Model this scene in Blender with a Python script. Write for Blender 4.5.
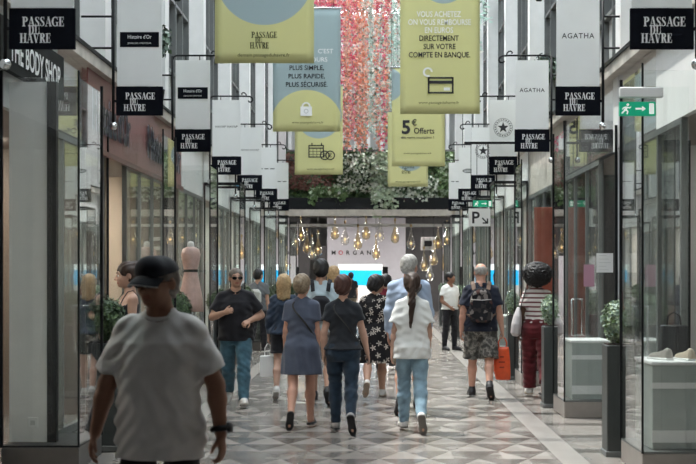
import bpy, math, random
import numpy as np
from mathutils import Vector, Matrix

for _o in list(bpy.data.objects):
    bpy.data.objects.remove(_o)
S = bpy.context.scene
COL = S.collection
R = math.radians
PI = math.pi

# ------------------------------------------------------------------ camera, sky, sun, exposure
FPX = 1350.0                      # focal length in pixels of the 696 x 464 frame
VPX, VPY, EYE = 375.0, 276.0, 1.62
cam = bpy.data.cameras.new('camera')
camo = bpy.data.objects.new('camera', cam)
COL.objects.link(camo)
camo.location = (0, 0, EYE)
camo.rotation_euler = (PI / 2, 0, 0)
cam.sensor_width = 36
cam.lens = FPX / 696 * 36
cam.shift_x = -(VPX - 348) / 696
cam.shift_y = (VPY - 232) / 696
cam.clip_end = 300
cam.dof.use_dof = True
cam.dof.focus_distance = 16.5
cam.dof.aperture_fstop = 5.0
S.camera = camo

w = bpy.data.worlds.new('sky')
S.world = w
w.use_nodes = True
_nt = w.node_tree
_bg = _nt.nodes['Background']
_bg.inputs['Color'].default_value = (0.93, 0.97, 1.0, 1)
_bg.inputs['Strength'].default_value = 5.6

sun = bpy.data.lights.new('sun', 'SUN')
sun.energy = 6.5
sun.angle = R(1.5)
sun.color = (1.0, 0.95, 0.87)
suno = bpy.data.objects.new('sun', sun)
COL.objects.link(suno)
suno.location = (-6, 30, 20)
SUN_DIR = Vector((0.30, -0.22, -1.0))          # the way the light travels
suno.rotation_euler = SUN_DIR.to_track_quat('-Z', 'Y').to_euler()

S.view_settings.view_transform = 'Standard'
S.view_settings.look = 'None'
S.view_settings.gamma = 1
S.view_settings.use_curve_mapping = False
S.view_settings.exposure = 0.0
S.cycles.transparent_max_bounces = 40
S.cycles.max_bounces = 8
S.cycles.diffuse_bounces = 4
S.cycles.glossy_bounces = 5
S.cycles.sample_clamp_indirect = 6.0
S.cycles.blur_glossy = 0.5
S.cycles.caustics_reflective = False
S.cycles.caustics_refractive = False

# ------------------------------------------------------------------ small helpers
def pt(px, py, d):
    """a point of the place, from a pixel of the photograph and its distance"""
    s = FPX / d
    return ((px - VPX) / s, d, EYE + (VPY - py) / s)

def tag(o, label=None, cat=None, group=None, kind=None):
    if label: o['label'] = label
    if cat: o['category'] = cat
    if group: o['group'] = group
    if kind: o['kind'] = kind
    return o

def empty(name, loc=(0, 0, 0), rz=0.0, label=None, cat=None, group=None, kind=None, parent=None):
    o = bpy.data.objects.new(name, None)
    COL.objects.link(o)
    o.location = loc
    o.rotation_euler = (0, 0, rz)
    o.empty_display_size = 0.1
    if parent: o.parent = parent
    return tag(o, label, cat, group, kind)

def copy_tree(o, parent=None):
    c = o.copy()
    COL.objects.link(c)
    c.parent = parent
    for ch in o.children:
        copy_tree(ch, c)
    return c

# ------------------------------------------------------------------ materials
MATS = {}
def nodes_of(m):
    m.use_nodes = True
    return m.node_tree.nodes, m.node_tree.links, m.node_tree.nodes['Principled BSDF']

def mat(name, col, rough=0.6, metal=0.0, var=0.08, scale=6.0, spec=0.5, bump=0.0, bscale=40.0, trans=0.0, sheen=0.0):
    """a plain surface with a little procedural colour variation"""
    if name in MATS: return MATS[name]
    m = bpy.data.materials.new(name)
    n, l, b = nodes_of(m)
    b.inputs['Roughness'].default_value = rough
    b.inputs['Metallic'].default_value = metal
    b.inputs['Specular IOR Level'].default_value = spec
    tc = n.new('ShaderNodeTexCoord')
    if var > 0:
        nz = n.new('ShaderNodeTexNoise')
        nz.inputs['Scale'].default_value = scale
        nz.inputs['Detail'].default_value = 4
        l.new(tc.outputs['Object'], nz.inputs['Vector'])
        rp = n.new('ShaderNodeValToRGB')
        rp.color_ramp.elements[0].position = 0.3
        rp.color_ramp.elements[1].position = 0.7
        rp.color_ramp.elements[0].color = (*[c * (1 - var) for c in col], 1)
        rp.color_ramp.elements[1].color = (*[min(1, c * (1 + var)) for c in col], 1)
        l.new(nz.outputs['Fac'], rp.inputs['Fac'])
        l.new(rp.outputs['Color'], b.inputs['Base Color'])
    else:
        b.inputs['Base Color'].default_value = (*col, 1)
    if bump > 0:
        nb = n.new('ShaderNodeTexNoise')
        nb.inputs['Scale'].default_value = bscale
        nb.inputs['Detail'].default_value = 3
        l.new(tc.outputs['Object'], nb.inputs['Vector'])
        bp = n.new('ShaderNodeBump')
        bp.inputs['Strength'].default_value = bump
        bp.inputs['Distance'].default_value = 0.01
        l.new(nb.outputs['Fac'], bp.inputs['Height'])
        l.new(bp.outputs['Normal'], b.inputs['Normal'])
    if sheen > 0:
        b.inputs['Sheen Weight'].default_value = sheen
    if trans > 0:
        out = n['Material Output']
        tr = n.new('ShaderNodeBsdfTranslucent')
        tr.inputs['Color'].default_value = (*col, 1)
        mx = n.new('ShaderNodeMixShader')
        mx.inputs[0].default_value = trans
        l.new(b.outputs[0], mx.inputs[1])
        l.new(tr.outputs[0], mx.inputs[2])
        l.new(mx.outputs[0], out.inputs['Surface'])
    MATS[name] = m
    return m

def emit(name, col, strength):
    if name in MATS: return MATS[name]
    m = bpy.data.materials.new(name)
    n, l, b = nodes_of(m)
    b.inputs['Base Color'].default_value = (*col, 1)
    b.inputs['Emission Color'].default_value = (*col, 1)
    b.inputs['Emission Strength'].default_value = strength
    MATS[name] = m
    return m

def glass(name, tint=(0.975, 0.988, 0.982), base=0.05, power=4.0, gcol=(1, 1, 1), gain=1.0):
    """sheet glass: clear when looked through, a mirror at grazing angles"""
    if name in MATS: return MATS[name]
    m = bpy.data.materials.new(name)
    m.use_nodes = True
    n, l = m.node_tree.nodes, m.node_tree.links
    n.clear()
    out = n.new('ShaderNodeOutputMaterial')
    tr = n.new('ShaderNodeBsdfTransparent')
    tr.inputs[0].default_value = (*tint, 1)
    gl = n.new('ShaderNodeBsdfGlossy')
    gl.inputs['Color'].default_value = (*gcol, 1)
    gl.inputs['Roughness'].default_value = 0.0
    lw = n.new('ShaderNodeLayerWeight')
    lw.inputs['Blend'].default_value = 0.5
    pw = n.new('ShaderNodeMath'); pw.operation = 'POWER'
    pw.inputs[1].default_value = power
    l.new(lw.outputs['Facing'], pw.inputs[0])
    ma = n.new('ShaderNodeMath'); ma.operation = 'MULTIPLY_ADD'; ma.use_clamp = True
    ma.inputs[1].default_value = (1 - base) * gain
    ma.inputs[2].default_value = base
    l.new(pw.outputs[0], ma.inputs[0])
    mx = n.new('ShaderNodeMixShader')
    l.new(ma.outputs[0], mx.inputs[0])
    l.new(tr.outputs[0], mx.inputs[1])
    l.new(gl.outputs[0], mx.inputs[2])
    l.new(mx.outputs[0], out.inputs['Surface'])
    MATS[name] = m
    return m

M = {}
M['black'] = mat('black_metal', (0.010, 0.011, 0.013), 0.5, 0.0, 0.1, spec=.2)
M['board'] = mat('black_board', (0.005, 0.006, 0.010), 0.7, 0.0, 0.05, spec=.06)
M['ink'] = mat('black_ink', (0.02, 0.021, 0.025), 0.7, var=0)
M['olive_ink'] = mat('olive_ink', (0.06, 0.065, 0.02), 0.7, var=0)
M['white_ink'] = mat('white_ink', (0.82, 0.83, 0.83), 0.6, var=0)
M['steel'] = mat('polished_steel', (0.62, 0.63, 0.64), 0.18, 1.0, 0.05)
M['white_cloth'] = mat('white_banner_cloth', (0.88, 0.895, 0.89), 0.8, var=0.03, scale=3, trans=0.25)
M['plaster'] = mat('white_plaster', (0.60, 0.61, 0.61), 0.75, var=0.05, scale=2)
M['pale'] = mat('pale_grey_panel', (0.56, 0.575, 0.57), 0.55, var=0.06, scale=1.5)
M['fascia'] = mat('white_fascia', (0.80, 0.805, 0.80), 0.5, var=0.03)
M['stone'] = mat('beige_stone', (0.55, 0.515, 0.465), 0.6, var=0.15, scale=5)
M['grey_metal'] = mat('grey_metal', (0.16, 0.17, 0.17), 0.45, 0.3, 0.08)
M['planter'] = mat('anthracite_planter', (0.050, 0.057, 0.057), 0.4, var=0.1)
M['plinth'] = mat('dark_plinth', (0.075, 0.068, 0.065), 0.35, var=0.12)
M['plinth_pale'] = mat('brushed_steel_plinth', (0.30, 0.27, 0.25), 0.32, 0.2, 0.1)
M['rose'] = mat('rose_copper_fascia', (0.25, 0.105, 0.10), 0.4, 0.1, 0.08)
M['wood'] = mat('warm_wood', (0.36, 0.25, 0.17), 0.5, var=0.15, scale=4)
M['beige'] = mat('warm_beige_wall', (0.50, 0.41, 0.32), 0.7, var=0.06)
M['brown'] = mat('brown_pillar', (0.13, 0.09, 0.065), 0.5, var=0.1)
M['terracotta'] = mat('terracotta_panel', (0.33, 0.085, 0.05), 0.55, var=0.15, scale=5)
M['taupe'] = mat('taupe_soffit', (0.30, 0.255, 0.235), 0.7, var=0.04)
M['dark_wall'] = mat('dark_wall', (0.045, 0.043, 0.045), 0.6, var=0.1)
M['slab'] = mat('dim_slab', (0.22, 0.215, 0.21), 0.8, var=0.08)
M['lamp'] = emit('lamp_panel', (1.0, 0.93, 0.82), 60.0)  # added source that brightens the shop interiors
M['lamp_dim'] = emit('lamp_panel_dim', (1.0, 0.95, 0.88), 12.0)  # weaker added source for the near shops on the right
M['glass'] = glass('shop_glass')
M['window'] = glass('upper_window_glass', (0.55, 0.62, 0.62), 0.18, 3.0)
M['roofglass'] = glass('roof_glass', (0.95, 0.97, 0.98), 0.03, 5.0)
M['drop'] = glass('amber_drop_glass', (0.93, 0.84, 0.64), 0.16, 1.8)
M['clear_drop'] = glass('clear_drop_glass', (0.93, 0.94, 0.92), 0.16, 1.8)
M['leaf_dark'] = mat('leaf_dark', (0.045, 0.085, 0.035), 0.5, var=0.3, scale=25)
M['leaf_mid'] = mat('leaf_mid', (0.10, 0.17, 0.06), 0.5, var=0.3, scale=25)
M['leaf_pale'] = mat('leaf_pale', (0.38, 0.47, 0.33), 0.5, var=0.25, scale=25)
M['leaf_grey'] = mat('leaf_grey_green', (0.23, 0.32, 0.26), 0.5, var=0.25, scale=25)
M['leaf_white'] = mat('leaf_white', (0.62, 0.66, 0.58), 0.6, var=0.1, scale=25)
M['leaf_red'] = mat('leaf_bronze', (0.16, 0.07, 0.05), 0.5, var=0.25, scale=25)
M['bark'] = mat('bark', (0.10, 0.075, 0.055), 0.8, var=0.2, scale=20)
M['soil'] = mat('soil', (0.03, 0.022, 0.018), 0.9, var=0.2, scale=30)
M['green_sign'] = emit('exit_green', (0.0, 0.30, 0.16), 0.5)
M['sign_white'] = emit('exit_white', (0.85, 0.92, 0.88), 0.45)

# ------------------------------------------------------------------ mesh builder
class MB:
    def __init__(self):
        self.v, self.f, self.mi, self.cur = [], [], [], 0
    def add(self, vs, fs):
        b = len(self.v)
        self.v += [tuple(p) for p in vs]
        self.f += [tuple(b + i for i in f) for f in fs]
        self.mi += [self.cur] * len(fs)
        return self
    def box(self, x0, x1, y0, y1, z0, z1, rot=None, at=None, bev=0.0):
        if bev > 0:
            b = bev
            vs, fs = [], []
            pts = []
            for zz, ins in ((z0, b), (z0 + b, 0), (z1 - b, 0), (z1, b)):
                ring = [(x0 + b, y0 + ins), (x1 - b, y0 + ins), (x1 - ins, y0 + b), (x1 - ins, y1 - b),
                        (x1 - b, y1 - ins), (x0 + b, y1 - ins), (x0 + ins, y1 - b), (x0 + ins, y0 + b)]
                pts += [(px, py, zz) for px, py in ring]
            fs.append(tuple(range(7, -1, -1)))
            for k in range(3):
                for i in range(8):
                    j = (i + 1) % 8
                    fs.append((k * 8 + i, k * 8 + j, k * 8 + 8 + j, k * 8 + 8 + i))
            fs.append(tuple(range(24, 32)))
            vs = pts
        else:
            vs = [(x0, y0, z0), (x1, y0, z0), (x1, y1, z0), (x0, y1, z0), (x0, y0, z1), (x1, y0, z1), (x1, y1, z1), (x0, y1, z1)]
            fs = [(3, 2, 1, 0), (4, 5, 6, 7), (0, 1, 5, 4), (1, 2, 6, 5), (2, 3, 7, 6), (3, 0, 4, 7)]
        if rot is not None:
            o = Vector(at) if at else Vector((0, 0, 0))
            vs = [tuple(rot @ Vector(p) + o) for p in vs]
        return self.add(vs, fs)
    def tube(self, pts, r, seg=8, closed=False):
        pts = [Vector(p) for p in pts]
        n = len(pts)
        rs = r if isinstance(r, (list, tuple)) else [r] * n
        vs, fs = [], []
        up = None
        for i, p in enumerate(pts):
            a = pts[(i - 1) % n] if (i > 0 or closed) else p
            c = pts[(i + 1) % n] if (i < n - 1 or closed) else p
            t = (c - a).normalized()
            if up is None:
                up = Vector((0, 0, 1)) if abs(t.z) < 0.9 else Vector((1, 0, 0))
            u = t.cross(up)
            if u.length < 1e-5:
                up = Vector((1, 0, 0)) if abs(t.x) < 0.9 else Vector((0, 1, 0)); u = t.cross(up)
            u.normalize()
            vv = u.cross(t).normalized()
            up = vv
            for k in range(seg):
                a_ = 2 * PI * k / seg
                vs.append(p + (u * math.cos(a_) + vv * math.sin(a_)) * rs[i])
        m = n if closed else n - 1
        for i in range(m):
            for k in range(seg):
                j, k2 = (i + 1) % n, (k + 1) % seg
                fs.append((i * seg + k, i * seg + k2, j * seg + k2, j * seg + k))
        if not closed:
            fs.append(tuple(range(seg - 1, -1, -1)))
            fs.append(tuple((n - 1) * seg + k for k in range(seg)))
        return self.add(vs, fs)
    def lathe(self, prof, c=(0, 0, 0), seg=16):
        vs, fs = [], []
        for r, z in prof:
            for k in range(seg):
                a = 2 * PI * k / seg
                vs.append((c[0] + r * math.cos(a), c[1] + r * math.sin(a), c[2] + z))
        for i in range(len(prof) - 1):
            for k in range(seg):
                k2 = (k + 1) % seg
                fs.append((i * seg + k, i * seg + k2, (i + 1) * seg + k2, (i + 1) * seg + k))
        if prof[0][0] > 1e-6: fs.append(tuple(range(seg - 1, -1, -1)))
        if prof[-1][0] > 1e-6: fs.append(tuple((len(prof) - 1) * seg + k for k in range(seg)))
        return self.add(vs, fs)
    def ball(self, c, r, seg=16, rings=10, sq=(1, 1, 1)):
        vs, fs = [], []
        for i in range(rings + 1):
            th = PI * i / rings
            for k in range(seg):
                a = 2 * PI * k / seg
                vs.append((c[0] + r * sq[0] * math.sin(th) * math.cos(a), c[1] + r * sq[1] * math.sin(th) * math.sin(a), c[2] - r * sq[2] * math.cos(th)))
        for i in range(rings):
            for k in range(seg):
                k2 = (k + 1) % seg
                fs.append((i * seg + k, i * seg + k2, (i + 1) * seg + k2, (i + 1) * seg + k))
        return self.add(vs, fs)
    def slab_poly(self, poly, y0, y1):
        """a polygon in x,z given the thickness y0..y1"""
        n = len(poly)
        vs = [(x, y0, z) for x, z in poly] + [(x, y1, z) for x, z in poly]
        fs = [tuple(range(n)), tuple(range(2 * n - 1, n - 1, -1))]
        for i in range(n):
            j = (i + 1) % n
            fs.append((i, i + n, j + n, j))
        return self.add(vs, fs)
    def build(self, name, material, parent=None, smooth=False, loc=None):
        me = bpy.data.meshes.new(name)
        me.from_pydata(self.v, [], self.f)
        mats = material if isinstance(material, (list, tuple)) else [material]
        for mm in mats: me.materials.append(mm)
        if len(mats) > 1:
            me.polygons.foreach_set('material_index', self.mi)
        if smooth:
            me.polygons.foreach_set('use_smooth', [True] * len(me.polygons))
        me.update()
        o = bpy.data.objects.new(name, me)
        COL.objects.link(o)
        if parent: o.parent = parent
        if loc: o.location = loc
        return o

def struct(name, mb, material, parent=None, smooth=False):
    o = mb.build(name, material, parent, smooth)
    o['kind'] = 'structure'
    return o

# ------------------------------------------------------------------ lettering
def text_mesh(body, size, align='CENTER', bold=0.0, spacing=1.0):
    """outline polygons of a line of type, as a list of verts and faces in x,z"""
    cu = bpy.data.curves.new('type', 'FONT')
    cu.body = body
    cu.size = size
    cu.align_x = align
    cu.offset = bold * size
    cu.space_character = spacing
    cu.resolution_u = 3
    o = bpy.data.objects.new('type', cu)
    COL.objects.link(o)
    dg = bpy.context.evaluated_depsgraph_get()
    me = bpy.data.meshes.new_from_object(o.evaluated_get(dg))
    vs = [(v.co.x, v.co.y) for v in me.vertices]
    fs = [tuple(p.vertices) for p in me.polygons]
    bpy.data.objects.remove(o)
    bpy.data.curves.remove(cu)
    bpy.data.meshes.remove(me)
    return vs, fs

def put_text(mb, body, size, x, z, y=0.0, align='CENTER', bold=0.0, flip=False, width=None, spacing=1.0):
    """type laid on the plane y, read from -y"""
    vs, fs = text_mesh(body, size, align, bold, spacing)
    k = 1.0
    if width:
        xs = [a for a, _ in vs]
        k = width / (max(xs) - min(xs))
    s = -1 if flip else 1
    mb.add([(x + s * a * k, y, z + b) for a, b in vs], fs)
    return mb

def _stroke(pts):
    """polyline of (x, z, width) -> quads"""
    out = []
    L, Rr = [], []
    for i, (x, z, wd) in enumerate(pts):
        a = pts[max(0, i - 1)]; c = pts[min(len(pts) - 1, i + 1)]
        tx, tz = c[0] - a[0], c[1] - a[1]
        ln = math.hypot(tx, tz) or 1
        nx, nz = -tz / ln, tx / ln
        L.append((x + nx * wd / 2, z + nz * wd / 2)); Rr.append((x - nx * wd / 2, z - nz * wd / 2))
    for i in range(len(pts) - 1):
        out.append([L[i], L[i + 1], Rr[i + 1], Rr[i]])
    return out

def _rc(x0, z0, x1, z1): return [[(x0, z0), (x1, z0), (x1, z1), (x0, z1)]]
def _arc(cx, cz, rx, rz, a0, a1, thick, hair, n=12):
    return _stroke([(cx + rx * math.cos(R(a0 + (a1 - a0) * i / n)), cz + rz * math.sin(R(a0 + (a1 - a0) * i / n)),
                     hair + (thick - hair) * abs(math.cos(R(a0 + (a1 - a0) * i / n))) ** 1.3) for i in range(n + 1)])
_T, _H = 0.225, 0.075
def _stem(x, w_=None, serif=0.09):
    w_ = w_ or _T
    return _rc(x, 0, x + w_, 1) + _rc(x - serif, 0, x + w_ + serif, _H) + _rc(x - serif, 1 - _H, x + w_ + serif, 1)
GLYPH = {
    'P': (0.74, _stem(0.12) + _arc(0.33, 0.735, 0.29, 0.24, 90, -90, _T * 0.95, _H) + _rc(0.3, 0.94, 0.34, 1)),
    'A': (0.82, _stroke([(0.12, 0.0, 0.06), (0.40, 1.0, 0.06)]) + _stroke([(0.40, 1.0, 0.20), (0.68, 0.0, 0.20)]) + _rc(0.2, 0.3, 0.6, 0.35) + _rc(0.0, 0, 0.24, _H) + _rc(0.5, 0, 0.84, _H)),
    'S': (0.62, _stroke([(0.50, 0.80, 0.05), (0.44, 0.92, 0.05), (0.30, 0.97, 0.06), (0.16, 0.90, 0.13), (0.12, 0.76, 0.17), (0.22, 0.60, 0.19), (0.38, 0.45, 0.20), (0.48, 0.30, 0.18), (0.45, 0.13, 0.14), (0.30, 0.03, 0.06), (0.15, 0.07, 0.05), (0.08, 0.22, 0.05)]) + _rc(0.48, 0.7, 0.53, 1.0) + _rc(0.055, 0, 0.105, 0.3)),
    'G': (0.82, _arc(0.42, 0.5, 0.32, 0.47, 50, 290, _T, _H, 16) + _rc(0.56, 0.02, 0.74, 0.42) + _rc(0.48, 0.40, 0.82, 0.45) + _stroke([(0.42, 0.03, 0.06), (0.6, 0.06, 0.06)]) + _rc(0.66, 0.68, 0.71, 1.0)),
    'E': (0.70, _stem(0.10) + _rc(0.1, 0.0, 0.62, _H) + _rc(0.1, 1 - _H, 0.60, 1) + _rc(0.3, 0.48, 0.48, 0.53) + _rc(0.46, 0.36, 0.51, 0.65) + _rc(0.59, 0, 0.64, 0.30) + _rc(0.57, 0.72, 0.62, 1.0)),
    'D': (0.84, _stem(0.12) + _arc(0.34, 0.5, 0.36, 0.475, 90, -90, _T, _H)),
    'U': (0.82, _rc(0.12, 0.3, 0.32, 1) + _rc(0.02, 1 - _H, 0.42, 1) + _rc(0.64, 0.3, 0.69, 1) + _rc(0.55, 1 - _H, 0.80, 1) + _arc(0.44, 0.3, 0.225, 0.27, 180, 360, 0.14, 0.07)),
    'H': (0.92, _stem(0.10) + _stem(0.60) + _rc(0.3, 0.48, 0.6, 0.53)),
    'V': (0.80, _stroke([(0.15, 1.0, 0.20), (0.42, 0.0, 0.20)]) + _stroke([(0.42, 0.0, 0.06), (0.68, 1.0, 0.06)]) + _rc(0.0, 1 - _H, 0.32, 1) + _rc(0.56, 1 - _H, 0.80, 1)),
    'R': (0.80, _stem(0.12) + _arc(0.33, 0.76, 0.26, 0.215, 90, -90, _T * 0.95, _H) + _stroke([(0.42, 0.54, 0.18), (0.56, 0.25, 0.2), (0.66, 0.0, 0.2)]) + _rc(0.6, 0, 0.84, _H)),
}
def put_didone(mb, word, x, z, h, width, y=0.0):
    adv = sum(GLYPH[c][0] for c in word)
    k = width / adv
    for c in word:
        a, polys = GLYPH[c]
        for p in polys:
            mb.add([(x + px * k, y, z + pz * h) for px, pz in p], [(0, 1, 2, 3)])
        x += a * k
def logo(mb, x0, z0, wd, ht, y=0.0):
    """PASSAGE / DU / HAVRE stacked as on the boards: the box of all three lines is wd x ht"""
    c = ht / 2.72
    put_didone(mb, 'PASSAGE', x0 + wd * 0.05, z0 + ht - c, c, wd * 0.95, y)
    put_didone(mb, 'DU', x0 + wd * 0.19, z0 + ht - 1.86 * c, c, wd * 0.27, y)
    put_didone(mb, 'HAVRE', x0, z0, c, wd * 0.70, y)

# ------------------------------------------------------------------ foliage
def leaf_into(mb, p, nrm, size, rnd):
    nrm = Vector(nrm).normalized()
    t = nrm.cross(Vector((rnd.uniform(-1, 1), rnd.uniform(-1, 1), rnd.uniform(-1, 1))))
    if t.length < 1e-4: t = Vector((1, 0, 0))
    t.normalize()
    b = nrm.cross(t)
    L, W_ = size, size * 0.42
    p = Vector(p)
    mb.add([p, p + t * L * .5 + b * W_ + nrm * L * .12, p + t * L - nrm * L * .1, p + t * L * .5 - b * W_ + nrm * L * .12], [(0, 1, 2), (0, 2, 3)])

def bush_mesh(rx, rz, n, size, seed, inner=0.6):
    rnd = random.Random(seed)
    mb = MB()
    for i in range(n):
        z = rnd.uniform(-1, 1); a = rnd.uniform(0, 2 * PI); q = math.sqrt(1 - z * z)
        d = Vector((q * math.cos(a), q * math.sin(a), z))
        rr = rnd.uniform(inner, 1.0) * (1 + 0.10 * math.sin(5 * a + 3 * z + seed))
        p = Vector((d.x * rx * rr, d.y * rx * rr, d.z * rz * rr))
        mb.cur = rnd.choice((0, 0, 1, 1, 2))
        leaf_into(mb, p, d + Vector((rnd.uniform(-.7, .7), rnd.uniform(-.7, .7), rnd.uniform(-.2, .9))), size * rnd.uniform(.7, 1.2), rnd)
    return mb
# ------------------------------------------------------------------ the arcade: floor, shells, roof
FL, FR = -3.15, 2.77          # shopfront glass, left and right
VL, VR = -2.48, 2.16          # inner faces of the glass display cases
UL, UR = -3.30, 2.95          # upper storey walls
BAY, NB, END = 4.5, 8, 48.0
YL = lambda i: 11.3 + BAY * i
YR = lambda i: 10.9 + BAY * i
ROOF = 11.6
ORD = ['nearest', 'second', 'third', 'fourth', 'fifth', 'sixth', 'seventh', 'eighth', 'ninth']

def floor_material():
    m = bpy.data.materials.new('marble_floor')
    n, l, b = nodes_of(m)
    tc = n.new('ShaderNodeTexCoord')
    sx = n.new('ShaderNodeSeparateXYZ'); l.new(tc.outputs['Object'], sx.inputs[0])
    def mth(op, a, bb=None, c=None):
        x = n.new('ShaderNodeMath'); x.operation = op
        for i, q in enumerate((a, bb, c)):
            if q is None: continue
            if isinstance(q, (int, float)): x.inputs[i].default_value = q
            else: l.new(q, x.inputs[i])
        return x.outputs[0]
    def mix(f, a, bb):
        x = n.new('ShaderNodeMix'); x.data_type = 'RGBA'
        if isinstance(f, (int, float)): x.inputs[0].default_value = f
        else: l.new(f, x.inputs[0])
        for q, i in ((a, 6), (bb, 7)):
            if isinstance(q, tuple): x.inputs[i].default_value = (*q, 1)
            else: l.new(q, x.inputs[i])
        return x.outputs[2]
    X, Y = sx.outputs['X'], sx.outputs['Y']
    TW, TL = 0.44, 0.52
    v = mth('DIVIDE', Y, TL)
    row = mth('FLOOR', v)
    fv = mth('FRACT', v)
    odd = mth('MODULO', row, 2.0)
    u = mth('MULTIPLY_ADD', odd, 0.5, mth('DIVIDE', mth('ADD', X, 40.0), TW))
    col = mth('FLOOR', u)
    fu = mth('FRACT', u)
    tri = mth('MULTIPLY', mth('ABSOLUTE', mth('SUBTRACT', fu, 0.5)), 2.0)
    up = mth('GREATER_THAN', tri, fv)
    wn = n.new('ShaderNodeTexWhiteNoise'); wn.noise_dimensions = '3D'
    cx = n.new('ShaderNodeCombineXYZ'); l.new(mth('ADD', col, mth('MULTIPLY', up, 0.37)), cx.inputs[0]); l.new(row, cx.inputs[1]); l.new(up, cx.inputs[2])
    l.new(cx.outputs[0], wn.inputs['Vector'])
    rnd = wn.outputs['Value']
    pale = mix(rnd, (0.20, 0.183, 0.168), (0.335, 0.308, 0.285))
    dark = mix(rnd, (0.105, 0.092, 0.084), (0.175, 0.156, 0.143))
    c = mix(up, dark, pale)
    # veins
    nz = n.new('ShaderNodeTexNoise'); nz.inputs['Scale'].default_value = 3.0; nz.inputs['Detail'].default_value = 6
    l.new(tc.outputs['Object'], nz.inputs['Vector'])
    c = mix(mth('MULTIPLY', mth('GREATER_THAN', nz.outputs['Fac'], 0.56), 0.18), c, (0.55, 0.53, 0.5))
    # pale border strips and grey margins along the shops
    ax = mth('ABSOLUTE', mth('ADD', X, 0.16))
    edge = mth('GREATER_THAN', ax, 1.78)
    fy = mth('FRACT', mth('DIVIDE', Y, 1.125))
    bar = mth('LESS_THAN', fy, 0.22)
    marg = mix(bar, (0.24, 0.222, 0.205), (0.10, 0.092, 0.084))
    c = mix(edge, c, marg)
    st = mth('MULTIPLY', mth('GREATER_THAN', ax, 1.78), mth('LESS_THAN', ax, 2.02))
    c = mix(st, c, (0.40, 0.375, 0.35))
    l.new(c, b.inputs['Base Color'])
    rr = n.new('ShaderNodeMapRange'); rr.inputs[3].default_value = 0.17; rr.inputs[4].default_value = 0.27
    l.new(nz.outputs['Fac'], rr.inputs[0]); l.new(rr.outputs[0], b.inputs['Roughness'])
    b.inputs['Specular IOR Level'].default_value = 0.55
    return m

struct('floor', MB().box(-14, 14, -6, 76, -0.12, 0.0), floor_material())

# near part of the arcade lies under a solid slab, the rest under a glazed roof
struct('ceiling', MB().box(-6, 6, -6, 6.3, 4.3, 4.5), M['slab'])
struct('wall_back', MB().box(-6, 6, -6.2, -6.0, 0, 4.5), M['slab'])
b = MB()
b.box(UL - 0.2, UR + 0.2, 6.3, 6.5, 4.3, ROOF)
struct('wall_front', b, M['pale'])
b = MB()
for i in range(18):
    y = 5.5 + i * 2.6
    b.box(UL, UR, y - 0.05, y + 0.05, ROOF - 0.12, ROOF + 0.10)
for x in (-1.7, -0.17, 1.4):
    b.box(x - 0.04, x + 0.04, 5.5, END + 4, ROOF - 0.06, ROOF + 0.04)
struct('trim_1', b, M['grey_metal'])
struct('window_1', MB().box(UL, UR, 5.5, END + 4, ROOF + 0.11, ROOF + 0.125), M['roofglass'])

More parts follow.
